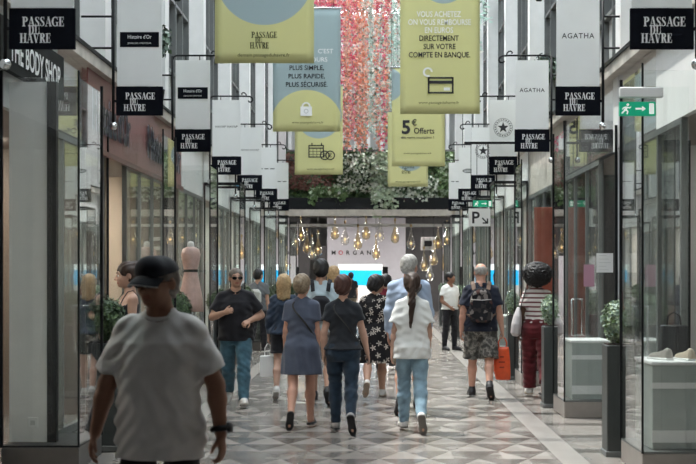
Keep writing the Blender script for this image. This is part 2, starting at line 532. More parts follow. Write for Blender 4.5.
def side(sgn):
    """everything fixed on one side of the arcade"""
    left = sgn < 0
    F, U, Y0 = (FL, UL, YL) if left else (FR, UR, YR)
    word = 'left' if left else 'right'
    def bx(mb, xa, xb, *a, **k):          # xa, xb measured outwards from the shopfront plane
        x0, x1 = F + sgn * xa, F + sgn * xb
        return mb.box(min(x0, x1), max(x0, x1), *a, **k)
    ys, ye = -6.0, END
    # outer walls of the shops, upper storey wall
    b = MB()
    bx(b, 3.2, 3.4, ys, ye, 0, 4.0)
    struct('wall_%s' % word, b, M['beige'] if left else M['pale'])
    b = MB()
    ux = abs(U - F)
    for i in range(-1, NB + 1):
        y = Y0(i)
        ya, yb = max(y, 5.5), min(y + BAY, ye + 4)
        bx(b, ux + 0.14, ux + 0.3, ya, yb, 4.05, 5.0 if i > 0 else 4.1)
        bx(b, ux + 0.14, ux + 0.3, ya, yb, 7.6, 8.3)
        bx(b, ux + 0.14, ux + 0.3, ya, ya + 0.9, 4.0, ROOF + .1)
        bx(b, ux + 0.14, ux + 0.3, yb - 0.5, yb, 4.0, ROOF + .1)
        bx(b, ux + 0.14, ux + 0.3, ya, yb, 10.9, ROOF + .1)
    struct('wall_%s_upper' % word, b, M['pale'])
    b = MB(); bx(b, 1.6, 1.8, 5.5, ye + 4, 4.0, ROOF)
    struct('wall_%s_rooms' % word, b, M['plaster'])
    # pilasters of the upper storey
    b = MB()
    for i in range(0, NB + 1):
        y = Y0(i)
        bx(b, ux - 0.16, ux + 0.3, y - 0.08, y + 0.26, 4.05, ROOF)
        bx(b, ux - 0.03, ux + 0.3, y + 0.62, y + 0.80, 4.05, ROOF)
    struct('trim_%d' % (2 if left else 3), b, M['fascia'])
    # dark slot windows / mullions in the upper storey
    for i in range(-1, NB):
        y = Y0(i)
        ya = max(y + 0.9, 5.6)
        yb = y + BAY - 0.5
        if yb - ya < 0.4: continue
        wn = empty('window_%d' % ((20 if left else 40) + i), kind='structure')
        b = MB(); bx(b, ux + 0.16, ux + 0.175, ya, yb, 4.1, 10.9); b.build('glass_pane', M['window'], wn)
        b = MB()
        k = 4
        for j in range(k + 1):
            yy = ya + (yb - ya) * j / k
            bx(b, ux + 0.05, ux + 0.2, yy - 0.025, yy + 0.025, 4.1, 10.9)
        for zz in (4.1, 5.0, 6.2, 7.55, 8.35, 9.6):
            bx(b, ux + 0.06, ux + 0.2, ya, yb, zz - 0.025, zz + 0.025)
        b.build('frame', M['grey_metal'], wn)
    b = MB()
    for i in range(0, NB):
        y = Y0(i)
        for zz in (4.55, 5.15, 5.75, 6.35):
            bx(b, ux + 0.09, ux + 0.16, y + 0.36, y + 0.56, zz, zz + 0.36)
    struct('trim_%d' % (4 if left else 5), b, M['black'])
    # cornice with its dark rail
    b = MB(); bx(b, -0.10, 0.35, ys, ye, 3.90, 4.03); struct('trim_%d' % (6 if left else 7), b, M['stone'])
    b = MB(); bx(b, -0.12, -0.06, ys, ye, 4.03, 4.07); struct('trim_%d' % (8 if left else 9), b, M['black'])
    # shop ceilings, party walls, fascias, shopfront glass
    for i in range(-2, NB):
        y = Y0(i)
        b = MB(); bx(b, 0.06, 3.2, y, y + BAY, 3.10, 3.18)
        struct('ceiling_%s_%d' % (word, i + 3), b, M['taupe'])
        b = MB(); bx(b, 0.0, 3.2, y - 0.10, y, 0, 3.9)
        struct('wall_%s_party_%d' % (word, i + 3), b, {('left', 1): M['brown'], ('left', 2): M['beige'], ('left', 0): M['pale'],
               ('right', 2): M['dark_wall'], ('right', 3): M['dark_wall']}.get((word, i), M['plaster'] if i % 2 else M['pale']))
        # opaque fascia, with a glazed length in front of some shops
        opaque = {('left', 0): (0, 2.1), ('right', 0): (0, 2.4), ('right', 1): (0, .3)}.get((word, i), (0, BAY))
        b = MB(); bx(b, 0.0, 0.06, y + opaque[0], y + opaque[1], 3.06, 3.90)
        fm = M['fascia']
        if left and i == 0: fm = M['pale']
        if not left and i == 2: fm = M['stone']
        struct('wall_%s_fascia_%d' % (word, i + 3), b, fm)
        if opaque[1] < BAY:
            wf = empty('window_%d' % ((100 if left else 110) + i), kind='structure')
            b = MB(); bx(b, 0.02, 0.032, y + opaque[1] + .02, y + BAY - .02, 3.08, 3.90); b.build('glass_pane', M['glass'], wf)
            b = MB(); bx(b, 0.0, 0.06, y + opaque[1], y + BAY, 3.06, 3.08); b.build('frame', M['black'], wf)
        if i < -1: continue
        wn = empty('window_%d' % ((60 if left else 80) + i), kind='structure')
        ya, yb = y + 1.34, y + BAY - 0.1
        seg = (yb - ya) / 3
        for j in range(3):
            b = MB(); bx(b, 0.02, 0.032, ya + seg * j + .02, ya + seg * (j + 1) - .02, 0.08, 3.06)
            b.build('glass_pane', M['glass'], wn)
        b = MB()
        for j in range(4):
            bx(b, 0.0, 0.06, ya + seg * j - 0.025, ya + seg * j + 0.025, 0, 3.06)
        bx(b, 0.0, 0.06, ya, yb, 0.0, 0.08)
        bx(b, 0.0, 0.06, ya, yb, 3.0, 3.06)
        b.build('frame', M['grey_metal'], wn)
        b = MB()
        yy = ya + seg * 1.5
        xh = F - sgn * 0.05
        b.tube([(F + sgn * .02, yy + .4, 0.8), (xh, yy + .4, 0.8), (xh, yy + .4, 1.3), (F + sgn * .02, yy + .4, 1.3)], 0.014, 8)
        b.build('door_handle', M['steel'], wn, True)

side(-1)
side(1)

# ------------------------------------------------------------------ the crossing hall at the far end
b = MB()
b.box(-14, -4.4, END - .0, END + .3, 0, 4.0); b.box(4.2, 14, END, END + .3, 0, 4.0)
struct('wall_end', b, M['pale'])
b = MB()
b.box(-14, 14, 76, 76.2, 0, 4.4); b.box(-14.2, -14, 47, 76, 0, 4.4); b.box(14, 14.2, 47, 76, 0, 4.4)
struct('wall_far', b, M['plaster'])
struct('ceiling_hall', MB().box(-14, 14, END + .3, 76, 4.35, 4.5), M['slab'])
struct('trim_10', MB().box(-5.6, 5.0, END - 0.62, END - 0.02, 3.74, 3.955), M['stone'])
struct('trim_11', MB().box(-5.6, 5.0, END + 1.2, END + 1.4, 3.42, 3.52), M['fascia'])
b = MB()
for x in (3.02,):
    b.box(x, x + .3, END - .5, END - .2, 0, 3.74)
struct('trim_12', b, M['black'])
b = MB(); b.box(-3.62, -3.36, END - .5, END - .2, 0, 3.74)
struct('trim_13', b, M['grey_metal'])
# louvred wall above the green wall
b = MB()
b.box(-6, 6, END + 3.8, END + 4.0, 4.4, ROOF)
struct('wall_end_upper', b, M['pale'])
b = MB()
for k in range(24):
    x = -5.8 + k * 0.5
    b.box(x, x + .12, END + 3.3, END + 3.8, 5.5, ROOF)
struct('trim_14', b, M['fascia'])

# shop at the far side of the hall
b = MB()
b.box(-2.2, 1.4, 62, 62.3, 2.05, 4.3); b.box(0.6, 1.4, 62, 62.3, 0, 2.05)
t = b.build('shop_facade', mat('lilac_white', (0.62, 0.61, 0.66), .6, var=.03))
tag(t, 'white shopfront with large spaced lettering at far end of arcade', 'shopfront')
for q, ch in enumerate('MORGAN'):
    b = MB(); put_text(b, ch, 0.27, -1.90 + q * .325, 2.60, 61.98, bold=0.02)
    o = b.build('letter', mat('red_ink', (.55, .04, .08), .5, var=0) if ch == 'O' else M['ink'], t)
    if ch == 'O': o['label'] = 'red letter O'
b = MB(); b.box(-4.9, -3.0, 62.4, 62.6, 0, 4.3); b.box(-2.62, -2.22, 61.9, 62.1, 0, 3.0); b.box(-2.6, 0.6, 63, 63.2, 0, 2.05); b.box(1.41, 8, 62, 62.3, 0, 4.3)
struct('wall_hall_dark', b, M['dark_wall'])  # dark sheets standing in for the unlit openings around the shopfront
b = MB(); b.box(-5.6, -3.3, 56, 56.1, 0, 2.45)
t = b.build('hoarding', mat('grey_lilac_board', (.50, .48, .52), .6, var=.03))
tag(t, 'pale hoarding board with faint lines of print left of the far shop', 'hoarding')
b = MB()
for k, wd in enumerate((1.5, 1.2, 1.6, .9)):
    b.box(-5.3, -5.3 + wd, 55.985, 56.0, 2.15 - k * .13, 2.19 - k * .13)
b.build('print', M['white_ink'], t)
# bright blue screen
t = empty('advertising_screen', (-0.55, 54.5, 0), label='bright blue advertising screen with white top on a low stand in the far hall', cat='screen')
MB().box(-0.95, 0.85, 0.03, 0.15, 0.55, 2.10, bev=.02).build('case', M['white_ink'], t)
MB().box(-0.92, 0.82, 0.015, 0.029, 1.25, 1.86).build('display', emit('screen_blue', (0.0, 0.36, 0.70), 0.62), t)
MB().box(-0.92, 0.82, 0.015, 0.029, 1.86, 2.08).build('display', emit('screen_white', (0.85, 0.93, 0.97), 0.9), t)
MB().box(-0.6, 0.5, 0.0, 0.3, 0.0, 0.55, bev=.02).build('stand', M['grey_metal'], t)
# added panels that light the hall, and hanging advert
for k, (x, y) in enumerate([(-4, 52), (0, 52), (4, 52), (-4, 58), (4, 58), (7, 66)]):
    t = MB().box(x - .9, x + .9, y - .3, y + .3, 4.315, 4.345).build('ceiling_light', emit('hall_lamp', (1, .95, .90), 85.0))
    tag(t, 'flat white light panel in the ceiling of the far hall', 'light', 'light panels of the far hall')
t = empty('hanging_sign_box', (2.05, 52, 0), label='small white hanging sign box with dark square in the far hall', cat='sign')
MB().box(-.28, .28, -.05, .05, 2.62, 3.12, bev=.01).build('box', M['white_ink'], t)
MB().box(-.15, .15, -.06, -.051, 2.76, 2.98).build('print', M['ink'], t)
MB().tube([(-.2, 0, 3.12), (-.2, 0, 4.35)], .012).tube([(.2, 0, 3.12), (.2, 0, 4.35)], .012).build('cable', M['black'], t)

# living wall over the opening
t = empty('living_wall', (0, 0, 0), label='planted green wall of mixed ferns and pale shrubs above the far opening', cat='green wall')
MB().box(-5.6, 5.0, END + .02, END + .25, 4.38, 6.05).build('backing', M['leaf_dark'], t)
MB().box(-5.6, 5.0, END - .42, END + .25, 3.96, 4.38, bev=.01).build('trough', M['black'], t)
MB().box(-5.6, 5.0, END - .38, END - .30, 6.02, 6.08).build('rail', M['grey_metal'], t)
rnd = random.Random(5)
def wall_leaves(n, x0, x1, z0, z1, sz, mats, name, seed, fall=0.0):
    rr = random.Random(seed)
    mb = MB()
    for i in range(n):
        x = rr.uniform(x0, x1); z = rr.uniform(z0, z1)
        bulge = 0.18 + 0.16 * math.sin(x * 3.1 + z * 2.3) * math.sin(z * 4.1 - x * 1.7)
        y = END - max(0.03, rr.uniform(0.2, 1.0) * (bulge + fall))
        mb.cur = rr.choices(range(len(mats)), [3, 2, 1][:len(mats)])[0]
        leaf_into(mb, (x, y, z), (rr.uniform(-.6, .6), -1, rr.uniform(-.2, 1.0)), sz * rr.uniform(.7, 1.3), rr)
    o = mb.build(name, mats, t)
    o['kind'] = 'stuff'
    return o
D_, M_, P_, W_, B_ = M['leaf_dark'], M['leaf_mid'], M['leaf_pale'], M['leaf_white'], M['leaf_red']
wall_leaves(5200, -5.6, 5.0, 4.2, 6.05, .17, [D_, M_], 'foliage', 1)
wall_leaves(1100, -3.2, -1.5, 4.7, 5.9, .13, [B_, B_, D_], 'bronze_foliage', 2, .22)
wall_leaves(700, -2.3, -1.0, 4.2, 4.75, .15, [M_, M_, P_], 'fern_foliage', 3, .30)
wall_leaves(1000, -1.3, 0.0, 4.6, 5.9, .12, [W_, D_, P_], 'white_flowering_foliage', 4, .28)
wall_leaves(1100, -0.1, 0.75, 3.75, 6.0, .14, [P_, P_, W_], 'trailing_foliage', 5, .42)
wall_leaves(800, 0.8, 2.2, 4.3, 5.1, .12, [W_, D_, P_], 'pale_flowering_foliage', 6, .26)
wall_leaves(700, 2.2, 4.2, 4.4, 5.9, .16, [M_, P_], 'light_foliage', 7, .24)
wall_leaves(600, -5.4, -3.2, 4.3, 5.9, .15, [M_, D_, P_], 'shrub_foliage', 8, .1)

# ------------------------------------------------------------------ flower garlands
PETAL = {k: mat('petal_' + k, c, .6, var=.18, scale=30, trans=.25) for k, c in {
    'magenta': (0.78, 0.13, 0.25), 'rose': (0.86, 0.36, 0.40), 'coral': (0.90, 0.40, 0.27), 'peach': (0.90, 0.60, 0.48),
    'mint': (0.66, 0.82, 0.76), 'cream': (0.88, 0.88, 0.84)}.items()}
def garland_mesh(kinds, seed, length):
    rr = random.Random(seed)
    mb = MB()
    mb.cur = 3
    mb.tube([(0.02 * math.sin(z * 2 + seed), 0.02 * math.cos(z * 3), -z) for z in np.linspace(0, length, 14)], 0.006, 4)
    z = 0.0
    while z < length:
        z += rr.uniform(.022, .05)
        c = Vector((rr.gauss(0, .055), rr.gauss(0, .06), -z))
        mb.cur = rr.choices((0, 1, 2, 3), (5, 3, 1.6, .8))[0]
        nr = Vector((rr.uniform(-1, 1), rr.uniform(-1.3, .4), rr.uniform(-.5, .8)))
        for q in range(2):
            leaf_into(mb, c, nr + Vector((rr.uniform(-.6, .6), rr.uniform(-.6, .6), 0)), rr.uniform(.08, .13), rr)
    return mb
GCOL = {'magenta': ['magenta', 'rose', 'peach'], 'rose': ['rose', 'magenta', 'cream'], 'coral': ['coral', 'peach', 'rose'],
        'peach': ['peach', 'coral', 'cream'], 'mint': ['mint', 'cream', 'mint'], 'cream': ['cream', 'mint', 'peach']}
gproto = {}
def garland(x, y, ztop, zbot, colr, rz):
    if (colr,) not in gproto:
        o = garland_mesh(None, len(gproto) + 3, 5.6).build('flower_garland', [PETAL[c] for c in GCOL[colr]] + [M['leaf_grey']])
        gproto[(colr,)] = o
    else:
        o = gproto[(colr,)].copy(); COL.objects.link(o)
    o.location = (x, y, ztop)
    o.rotation_euler = (0, 0, rz)
    o.scale = (1, 1, (ztop - zbot) / 5.6)
    nm = {'magenta': 'magenta pink', 'rose': 'rose pink', 'coral': 'coral orange', 'peach': 'pale peach', 'mint': 'mint white', 'cream': 'cream white'}[colr]
    tag(o, '%s artificial flower garland hanging from the glazed roof in front of the green wall' % nm, 'garland', '%s flower garlands' % nm)
struct('trim_15', MB().box(UL, UR, 45.2, 45.3, 11.3, 11.4).box(UL, UR, 46.2, 46.3, 11.3, 11.4).box(UL, UR, 44.2, 44.3, 11.3, 11.4), M['grey_metal'])
rnd = random.Random(11)
seq = ['magenta', 'magenta', 'rose', 'magenta', 'rose', 'rose', 'magenta', 'rose', 'peach', 'coral', 'rose', 'coral', 'coral', 'peach', 'coral', 'mint', 'cream', 'coral', 'mint', 'magenta', 'coral', 'mint', 'mint', 'cream', 'mint', 'mint']
for rowi, yy in enumerate((45.25, 46.25)):
    for k, c in enumerate(seq):
        x = -1.95 + k * (2.95 / (len(seq) - 1)) + rnd.uniform(-.04, .04) + .05 * rowi
        if x < -1.2 and rowi == 0 and c != 'magenta': c = rnd.choice(['magenta', 'rose'])
        garland(x, yy, 11.3, 5.95 + rnd.uniform(-.1, .7) + (0.35 if c in ('mint', 'cream') else 0), c, rnd.uniform(0, 6))
for k in range(16):                          # short ones along the top
    x = -2.9 + k * 0.37
    garland(x, 44.25, 11.3, 10.3 + rnd.uniform(-.3, .3), rnd.choice(['magenta', 'rose', 'coral', 'peach', 'cream']), rnd.uniform(0, 6))
for x, zb in ((2.2, 8.2), (2.42, 7.6), (2.6, 8.4), (-2.7, 9.6), (-2.5, 9.3)):
    garland(x, 32.0 if x > 0 else 46.25, 11.3, zb - (.8 if x > 0 else 0), 'mint' if x > 0 else 'rose', rnd.uniform(0, 6))
struct('trim_16', MB().box(UL, UR, 31.95, 32.05, 11.3, 11.4), M['grey_metal'])

# ------------------------------------------------------------------ glass drop lamps under the far beam
def drop_lamp(kind):
    root = empty('pendant_lamp')
    k = M['drop'] if kind == 'amber' else M['clear_drop']
    prof = [(0.018, 0.0), (0.022, -0.10), (0.035, -0.20), (0.065, -0.32), (0.105, -0.43), (0.125, -0.52), (0.115, -0.60), (0.07, -0.66), (0.0, -0.68)]
    MB().lathe(prof, seg=14).build('glass_drop', k, root, True)
    MB().ball((0, 0, -0.50), .035, 8, 6).build('bulb', emit('bulb_glow', (1.0, .72, .35), 1.2 if kind == 'amber' else .5), root, True)
    MB().lathe([(0.03, -0.02), (0.03, 0.05), (0.008, 0.07)], seg=10).build('cap', mat('brass', (.45, .33, .16), .3, .9, .05), root, True)
    MB().tube([(0, 0, .06), (0, 0, 1.9)], .006, 5).build('cord', M['black'], root)
    return root
pa, pc = drop_lamp('amber'), drop_lamp('clear')
spots = [(287, 262, 49.2), (296, 238, 49.6), (301, 232, 50.4), (307, 244, 49.2), (312, 250, 50), (318, 246, 49.4), (335, 230, 49.6), (345, 236, 50.4), (358, 240, 49.2), (366, 226, 49.8),
         (380, 232, 49.2), (376, 250, 50.6), (395, 234, 49.6), (411, 240, 49.2), (424, 262, 49.4), (434, 256, 49.2), (430, 272, 50.2), (438, 240, 49.8), (447, 236, 50.5), (281, 240, 50.5)]
first = {}
for k, (px, py, d) in enumerate(spots):
    kind = 'amber' if k % 3 != 1 else 'clear'
    src = pa if kind == 'amber' else pc
    if kind in first: o = copy_tree(src)
    else: o = src; first[kind] = 1
    x, _, z = pt(px, py, d)
    z = min(z, 3.30) + 0.50
    o.location = (x, d, z)
    o.scale = (1.25, 1.25, 1.25)
    # the cord always reaches the hall ceiling
    for ch in o.children:
        if ch.name.startswith('cord'): ch.scale = (1, 1, (4.35 - z) / 1.9 / 1.25)
    side_ = 'left part' if px < 330 else ('middle' if px < 405 else 'right part')
    tag(o, '%s glass drop pendant lamp under the far beam, %s of the cluster' % ('amber' if kind == 'amber' else 'clear', side_), 'lamp', '%s glass drop lamps, %s' % (kind, side_))

# ------------------------------------------------------------------ added panels that brighten the shops, and shelving
for word, sgn, F, Y0 in (('left', -1, FL, YL), ('right', 1, FR, YR)):
    for i in range(-1, NB):
        for j in range(2):
            y = Y0(i) + 1.2 + 2.1 * j
            x = F + sgn * 1.5
            o = MB().box(x - .55, x + .55, y - .12, y + .12, 3.075, 3.098).build('ceiling_light', M['lamp_dim'] if word == 'right' and i < 3 else M['lamp'])
            tag(o, 'flat warm light panel in the ceiling of the %s shop on the %s' % (ORD[i + 1], word), 'light', 'light panels of the %s shop on the %s' % (ORD[i + 1], word))

def shelf(x, y0, y1, sgn, label):
    t = empty('shelf_unit', (x, (y0 + y1) / 2, 0), label=label, cat='shelf')
    h = (y1 - y0) / 2
    a, c = sorted((0, -sgn * .38))
    MB().box(a, c, -h, -h + .03, 0, 2.2).build('side_panel', M['wood'], t)
    MB().box(a, c, h - .03, h, 0, 2.2).build('side_panel', M['wood'], t)
    for z in (.15, .65, 1.15, 1.65, 2.15):
        MB().box(a, c, -h + .03, h - .03, z, z + .03).build('shelf_board', M['wood'], t)
    return t
bc = [mat('carton_' + n_, c, .6, var=.05) for n_, c in (('cream', (.62, .57, .48)), ('green', (.10, .20, .14)), ('pink', (.55, .30, .30)), ('grey', (.3, .31, .32)), ('amber', (.45, .26, .08)))]
rnd = random.Random(3)
for word, sgn, F, Y0 in (('left', -1, FL, YL), ('right', 1, FR, YR)):
    for i in range(0, 3):
        y0, y1 = Y0(i) + 1.5, Y0(i) + 4.1
        x = F + sgn * 3.18
        shelf(x, y0, y1, sgn, 'wooden shelf unit with small boxes at back of the %s shop on the %s' % (ORD[i + 1], word))
        for z in (.18, .68, 1.18, 1.68):
            y = y0 + .1
            while y < y1 - .35:
                wd = rnd.uniform(.16, .3); h = rnd.uniform(.18, .38)
                o = MB().box(x - sgn * .34 if sgn > 0 else x + .04, x - .04 if sgn > 0 else x + .34, y, y + wd, z, z + h, bev=.006).build('merchandise_box', rnd.choice(bc))
                tag(o, 'small merchandise box on the wooden shelves of the %s shop on the %s' % (ORD[i + 1], word), 'box', 'boxes on the shelves of the %s shop on the %s' % (ORD[i + 1], word))
                y += wd + rnd.uniform(.08, .3)
# ------------------------------------------------------------------ glass display cases and planters
def display_case(i, sgn):
    left = sgn < 0
    xi, xo = (VL, FL + .02) if left else (VR, FR - .02)
    y0 = YL(i) if left else YR(i)
    word = 'left' if left else 'right'
    t = empty('display_case', ((xi + xo) / 2, y0, 0), label='glass display case along the %s shopfronts, %s from the camera' % (word, ORD[i]), cat='display case')
    hw = abs(xo - xi) / 2
    L = .95
    top = 3.34
    MB().box(-hw, hw, 0, L, 0, 0.185, bev=.008).build('plinth', M['plinth'] if left else M['plinth_pale'], t)
    MB().box(-hw, hw, 0.0, .012, .20, top - .06).build('glass_pane', M['glass'], t)
    MB().box(-hw, hw, L - .012, L, .20, top - .06).build('glass_pane', M['glass'], t)
    a = (hw - .012, hw) if left else (-hw, -hw + .012)
    MB().box(a[0], a[1], .014, L - .014, .20, top - .06).build('glass_pane', M['glass'], t)
    fr = M['black']
    s = 1 if left else -1
    for yy in (0.0, L):
        mb = MB(); x = s * hw; q = .008 if yy == 0 else .012
        mb.box(x - q, x + q, yy - q, yy + q, .185, top); mb.build('post', fr, t)
    mb = MB(); mb.box(-s * hw - .014, -s * hw + .014, -.014, .014, .185, top); mb.build('post', fr, t)
    if i > 2: MB().box(-hw - .01, hw + .01, -.015, .02, top - .05, top).box(-hw - .01, hw + .01, L - .02, L + .015, top - .05, top).box(-hw - .01, -hw + .02, .02, L - .02, top - .05, top).box(hw - .02, hw + .01, .02, L - .02, top - .05, top).build('top_frame', fr, t)
    if i > 2: MB().box(-hw + .02, hw - .02, .02, L - .02, top - .03, top - .018).build('top_glass', M['glass'], t)
    MB().box(-hw, hw, 0.0, L, .185, .20).build('floor_tray', M['black'] if left else M['grey_metal'], t)
    if left and i == 0:
        b_ = MB().box(-hw + .0, -hw + .33, .25, .29, .20, 3.28); b_.build('back_panel', mat('white_panel', (.80, .80, .79), .6, var=.03), t)
        MB().box(-hw + .33, -hw + .41, .22, .30, .20, 3.28).build('panel_frame', M['black'], t)
        so = MB().box(-hw + .16, -hw + .25, .24, .249, .32, .41, bev=.004).build('wall_socket', M['white_ink'], t)
        MB().box(-hw + .185, -hw + .225, .234, .239, .345, .385).build('socket_face', M['pale'], so)
    return t
def planter_proto(seed):
    t = empty('planter_with_bush')
    hw = .135
    MB().box(-hw, hw, -hw, hw, 0.03, 1.0, bev=.008).build('planter_box', M['planter'], t)
    MB().box(-hw - .012, hw + .012, -hw - .012, hw + .012, 0, .05, bev=.004).build('base', M['grey_metal'], t)
    MB().box(-hw + .015, hw - .015, -hw + .015, hw - .015, 1.0, 1.012).build('soil', M['soil'], t)
    MB().tube([(0, 0, 1.0), (0.01, 0, 1.15)], .014, 6).build('stem', M['bark'], t)
    return t
bushmats = {'pale': [M['leaf_grey'], M['leaf_pale'], M['leaf_mid']], 'dark': [M['leaf_dark'], M['leaf_dark'], M['leaf_mid']]}
pl_r, pl_l = planter_proto(1), planter_proto(2)
bm = bush_mesh(.150, .195, 2000, .036, 3, .75).build('foliage', bushmats['pale'], pl_r); bm.location = (0, 0, 1.21)
bm = bush_mesh(.175, .205, 2000, .040, 8, .75).build('foliage', bushmats['dark'], pl_l); bm.location = (0, 0, 1.22)
used = set()
for i in range(0, NB):
    for sgn in (-1, 1):
        display_case(i, sgn)
        left = sgn < 0
        src = pl_l if left else pl_r
        o = src if left not in used else copy_tree(src)
        used.add(left)
        y = (YL(i) if left else YR(i)) + .95 + .36
        o.location = ((VL - .04) if left else (VR + .05), y, 0)
        o.rotation_euler = (0, 0, 0)
        for ch in o.children:
            if ch.name.startswith('foliage'): ch.rotation_euler = (0, 0, i * 1.3 + sgn)
        tag(o, 'tall dark planter with clipped %s bush along the %s shopfronts, %s from the camera' % ('dark green' if left else 'grey-green', 'left' if left else 'right', ORD[i]), 'planter',
            'planters along the %s shopfronts' % ('left' if left else 'right'))

# what stands in the cases
def white_block(x, y, wx, wy, z0, h, label):
    t = empty('display_block', (x, y, z0), label=label, cat='display stand')
    MB().box(-wx / 2, wx / 2, -wy / 2, wy / 2, .0, h - .03, bev=.006).build('body', mat('grey_green_panel', (.40, .44, .43), .4, var=.05), t)
    MB().box(-wx / 2 - .01, wx / 2 + .01, -wy / 2 - .01, wy / 2 + .01, h - .03, h, bev=.006).build('top', M['white_ink'], t)
    MB().box(-wx / 2 - .004, wx / 2 + .004, -wy / 2 - .004, -wy / 2 - .0005, h - .22, h - .17).build('band', M['white_ink'], t)
    MB().box(-wx / 2 - .004, wx / 2 + .004, -wy / 2 - .004, -wy / 2 - .0005, .06, .16).build('band', M['white_ink'], t)
    return t
cxr, cxl = (VR + FR) / 2, (VL + FL) / 2
for i, hgt in ((0, .72), (1, .68), (3, .7)):
    white_block(cxr + .02, YR(i) + .48, .44, .72, .20, hgt, 'white topped display block inside the %s glass case on the right' % ORD[i])
white_block(cxl - .02, YL(2) + .48, .4, .5, .20, .45, 'white topped display block under the pink dress in the third glass case on the left')
white_block(cxl - .02, YL(3) + .48, .4, .7, .20, .75, 'white topped display block inside the fourth glass case on the left')
# shoes and a bag on the near right block
def shoe(name, loc, rz, m, label):
    t = empty(name, loc, rz, label=label, cat='shoe')
    mb = MB()
    secs = [(-.12, .030, .075), (-.08, .034, .085), (-.03, .034, .06), (.03, .038, .045), (.08, .040, .038), (.12, .030, .028)]
    vs, fs = [], []
    for y, hw, h in secs:
        for k in range(10):
            a = PI * k / 9
            vs.append((hw * math.cos(a), y, .018 + h * math.sin(a)))
    for s_ in range(len(secs) - 1):
        for k in range(9):
            fs.append((s_ * 10 + k, s_ * 10 + k + 1, (s_ + 1) * 10 + k + 1, (s_ + 1) * 10 + k))
    fs.append(tuple(range(9, -1, -1))); fs.append(tuple(range(50, 60)))
    mb.add(vs, fs); mb.build('upper', m, t, True)
    MB().box(-.042, .042, -.125, .135, 0, .018, bev=.006).build('sole', M['white_ink'], t)
    return t
zt = .20 + .72
shoe('shoe', (cxr - .07, YR(0) + .42, zt), .5, mat('suede_grey', (.35, .33, .30), .8, var=.1), 'grey shoe on the near right display block, closest to the aisle')
shoe('shoe', (cxr + .12, YR(0) + .36, zt), .3, mat('beige_leather', (.5, .42, .33), .5, var=.1), 'beige shoe on the near right display block, closest to the shop')
t = empty('shopping_bag', (cxr + .1, YR(0) + .68, zt), label='dark shopping bag standing at the back of the near right display block', cat='bag')
MB().box(-.11, .11, -.05, .05, 0, .28, bev=.01).build('body', M['ink'], t)
MB().tube([(-.06, 0, .27), (-.05, 0, .36), (0, 0, .39), (.05, 0, .36), (.06, 0, .27)], .006, 6).build('handle', M['black'], t)
# cards and posters stuck on glass
def poster(label, x, y, z0, z1, wx, m, lines=0, inkm=None):
    t = MB().box(x - wx / 2, x + wx / 2, y - .004, y - .001, z0, z1).build('poster', m)
    tag(t, label, 'poster')
    if lines:
        mb = MB()
        for k in range(lines):
            zz = z1 - (z1 - z0) * (k + .7) / (lines + .4)
            mb.box(x - wx * .36, x + wx * (.1 + .26 * ((k * 7) % 3) / 2), y - .0055, y - .0045, zz, zz + (z1 - z0) * .02)
        mb.build('print', inkm or M['ink'], t)
    return t
x, d = 2.38, YR(1) - .0
poster('white poster with faint print stuck on the second glass case on the right', 2.62, YR(1) - .002, 1.66, 1.88, .19, M['white_ink'], 5, M['pale'])
poster('pink card stuck on the second glass case on the right', 2.44, YR(1) - .002, 1.50, 1.75, .12, mat('pink_card', (.44, .24, .32), .6, var=.03))
poster('narrow white notice on the brown wall beside the second glass case on the left', -3.235, YL(1) - .101, 2.10, 2.52, .075, M['white_ink'], 6, M['grey_metal'])
# terracotta display panel, third case on the right
t = empty('backdrop_stand', (cxr, YR(2) + .3, .20), label='terracotta red display panel standing inside the third glass case on the right', cat='panel')
MB().box(-.08, .26, 0, .05, 0, 2.45, bev=.006).build('panel', M['terracotta'], t)
MB().box(-.12, .29, -.05, .1, 0, .03).build('foot', M['black'], t)
t = empty('backdrop_stand', (2.36, YR(1) + 3.0, 0), label='low terracotta red panel standing just beyond the second planter on the right', cat='panel')
MB().box(-.09, .16, 0, .06, .02, 1.58, bev=.006).build('panel', M['terracotta'], t)
MB().box(-.11, .18, -.08, .14, 0, .02).build('foot', M['black'], t)

# mannequin with a pink dress in the third case on the left
t = empty('dress_form', (cxl - .02, YL(2) + .48, .65), label='headless dress form in a pale pink dress inside the third glass case on the left', cat='mannequin')
MB().lathe([(.12, 0), (.12, .02), (.015, .03), (.015, .55)], seg=14).build('stand', M['black'], t, True)
MB().lathe([(.20, .42), (.185, .62), (.15, .80), (.115, .97), (.10, 1.05), (.135, 1.2), (.15, 1.30), (.13, 1.38), (.06, 1.42)], seg=18).build('dress', mat('pink_satin', (.62, .42, .38), .4, var=.12, scale=12), t, True)
MB().lathe([(.055, 1.40), (.05, 1.48), (.03, 1.50), (0, 1.505)], seg=12).build('neck', M['white_cloth'], t, True)
MB().lathe([(.108, 1.03), (.108, 1.07)], seg=18).build('belt', M['ink'], t, True)

# dark door of the near shop on the right, seen through the case
t = empty('door_1', (FR + .32, YR(0) + 3.6, 0), kind='structure')
MB().box(0, .30, 0, .05, 0, 3.08).build('door_leaf', M['black'], t)
MB().box(-.16, 0, 0, .08, 0, 3.08).build('door_frame', M['plaster'], t)

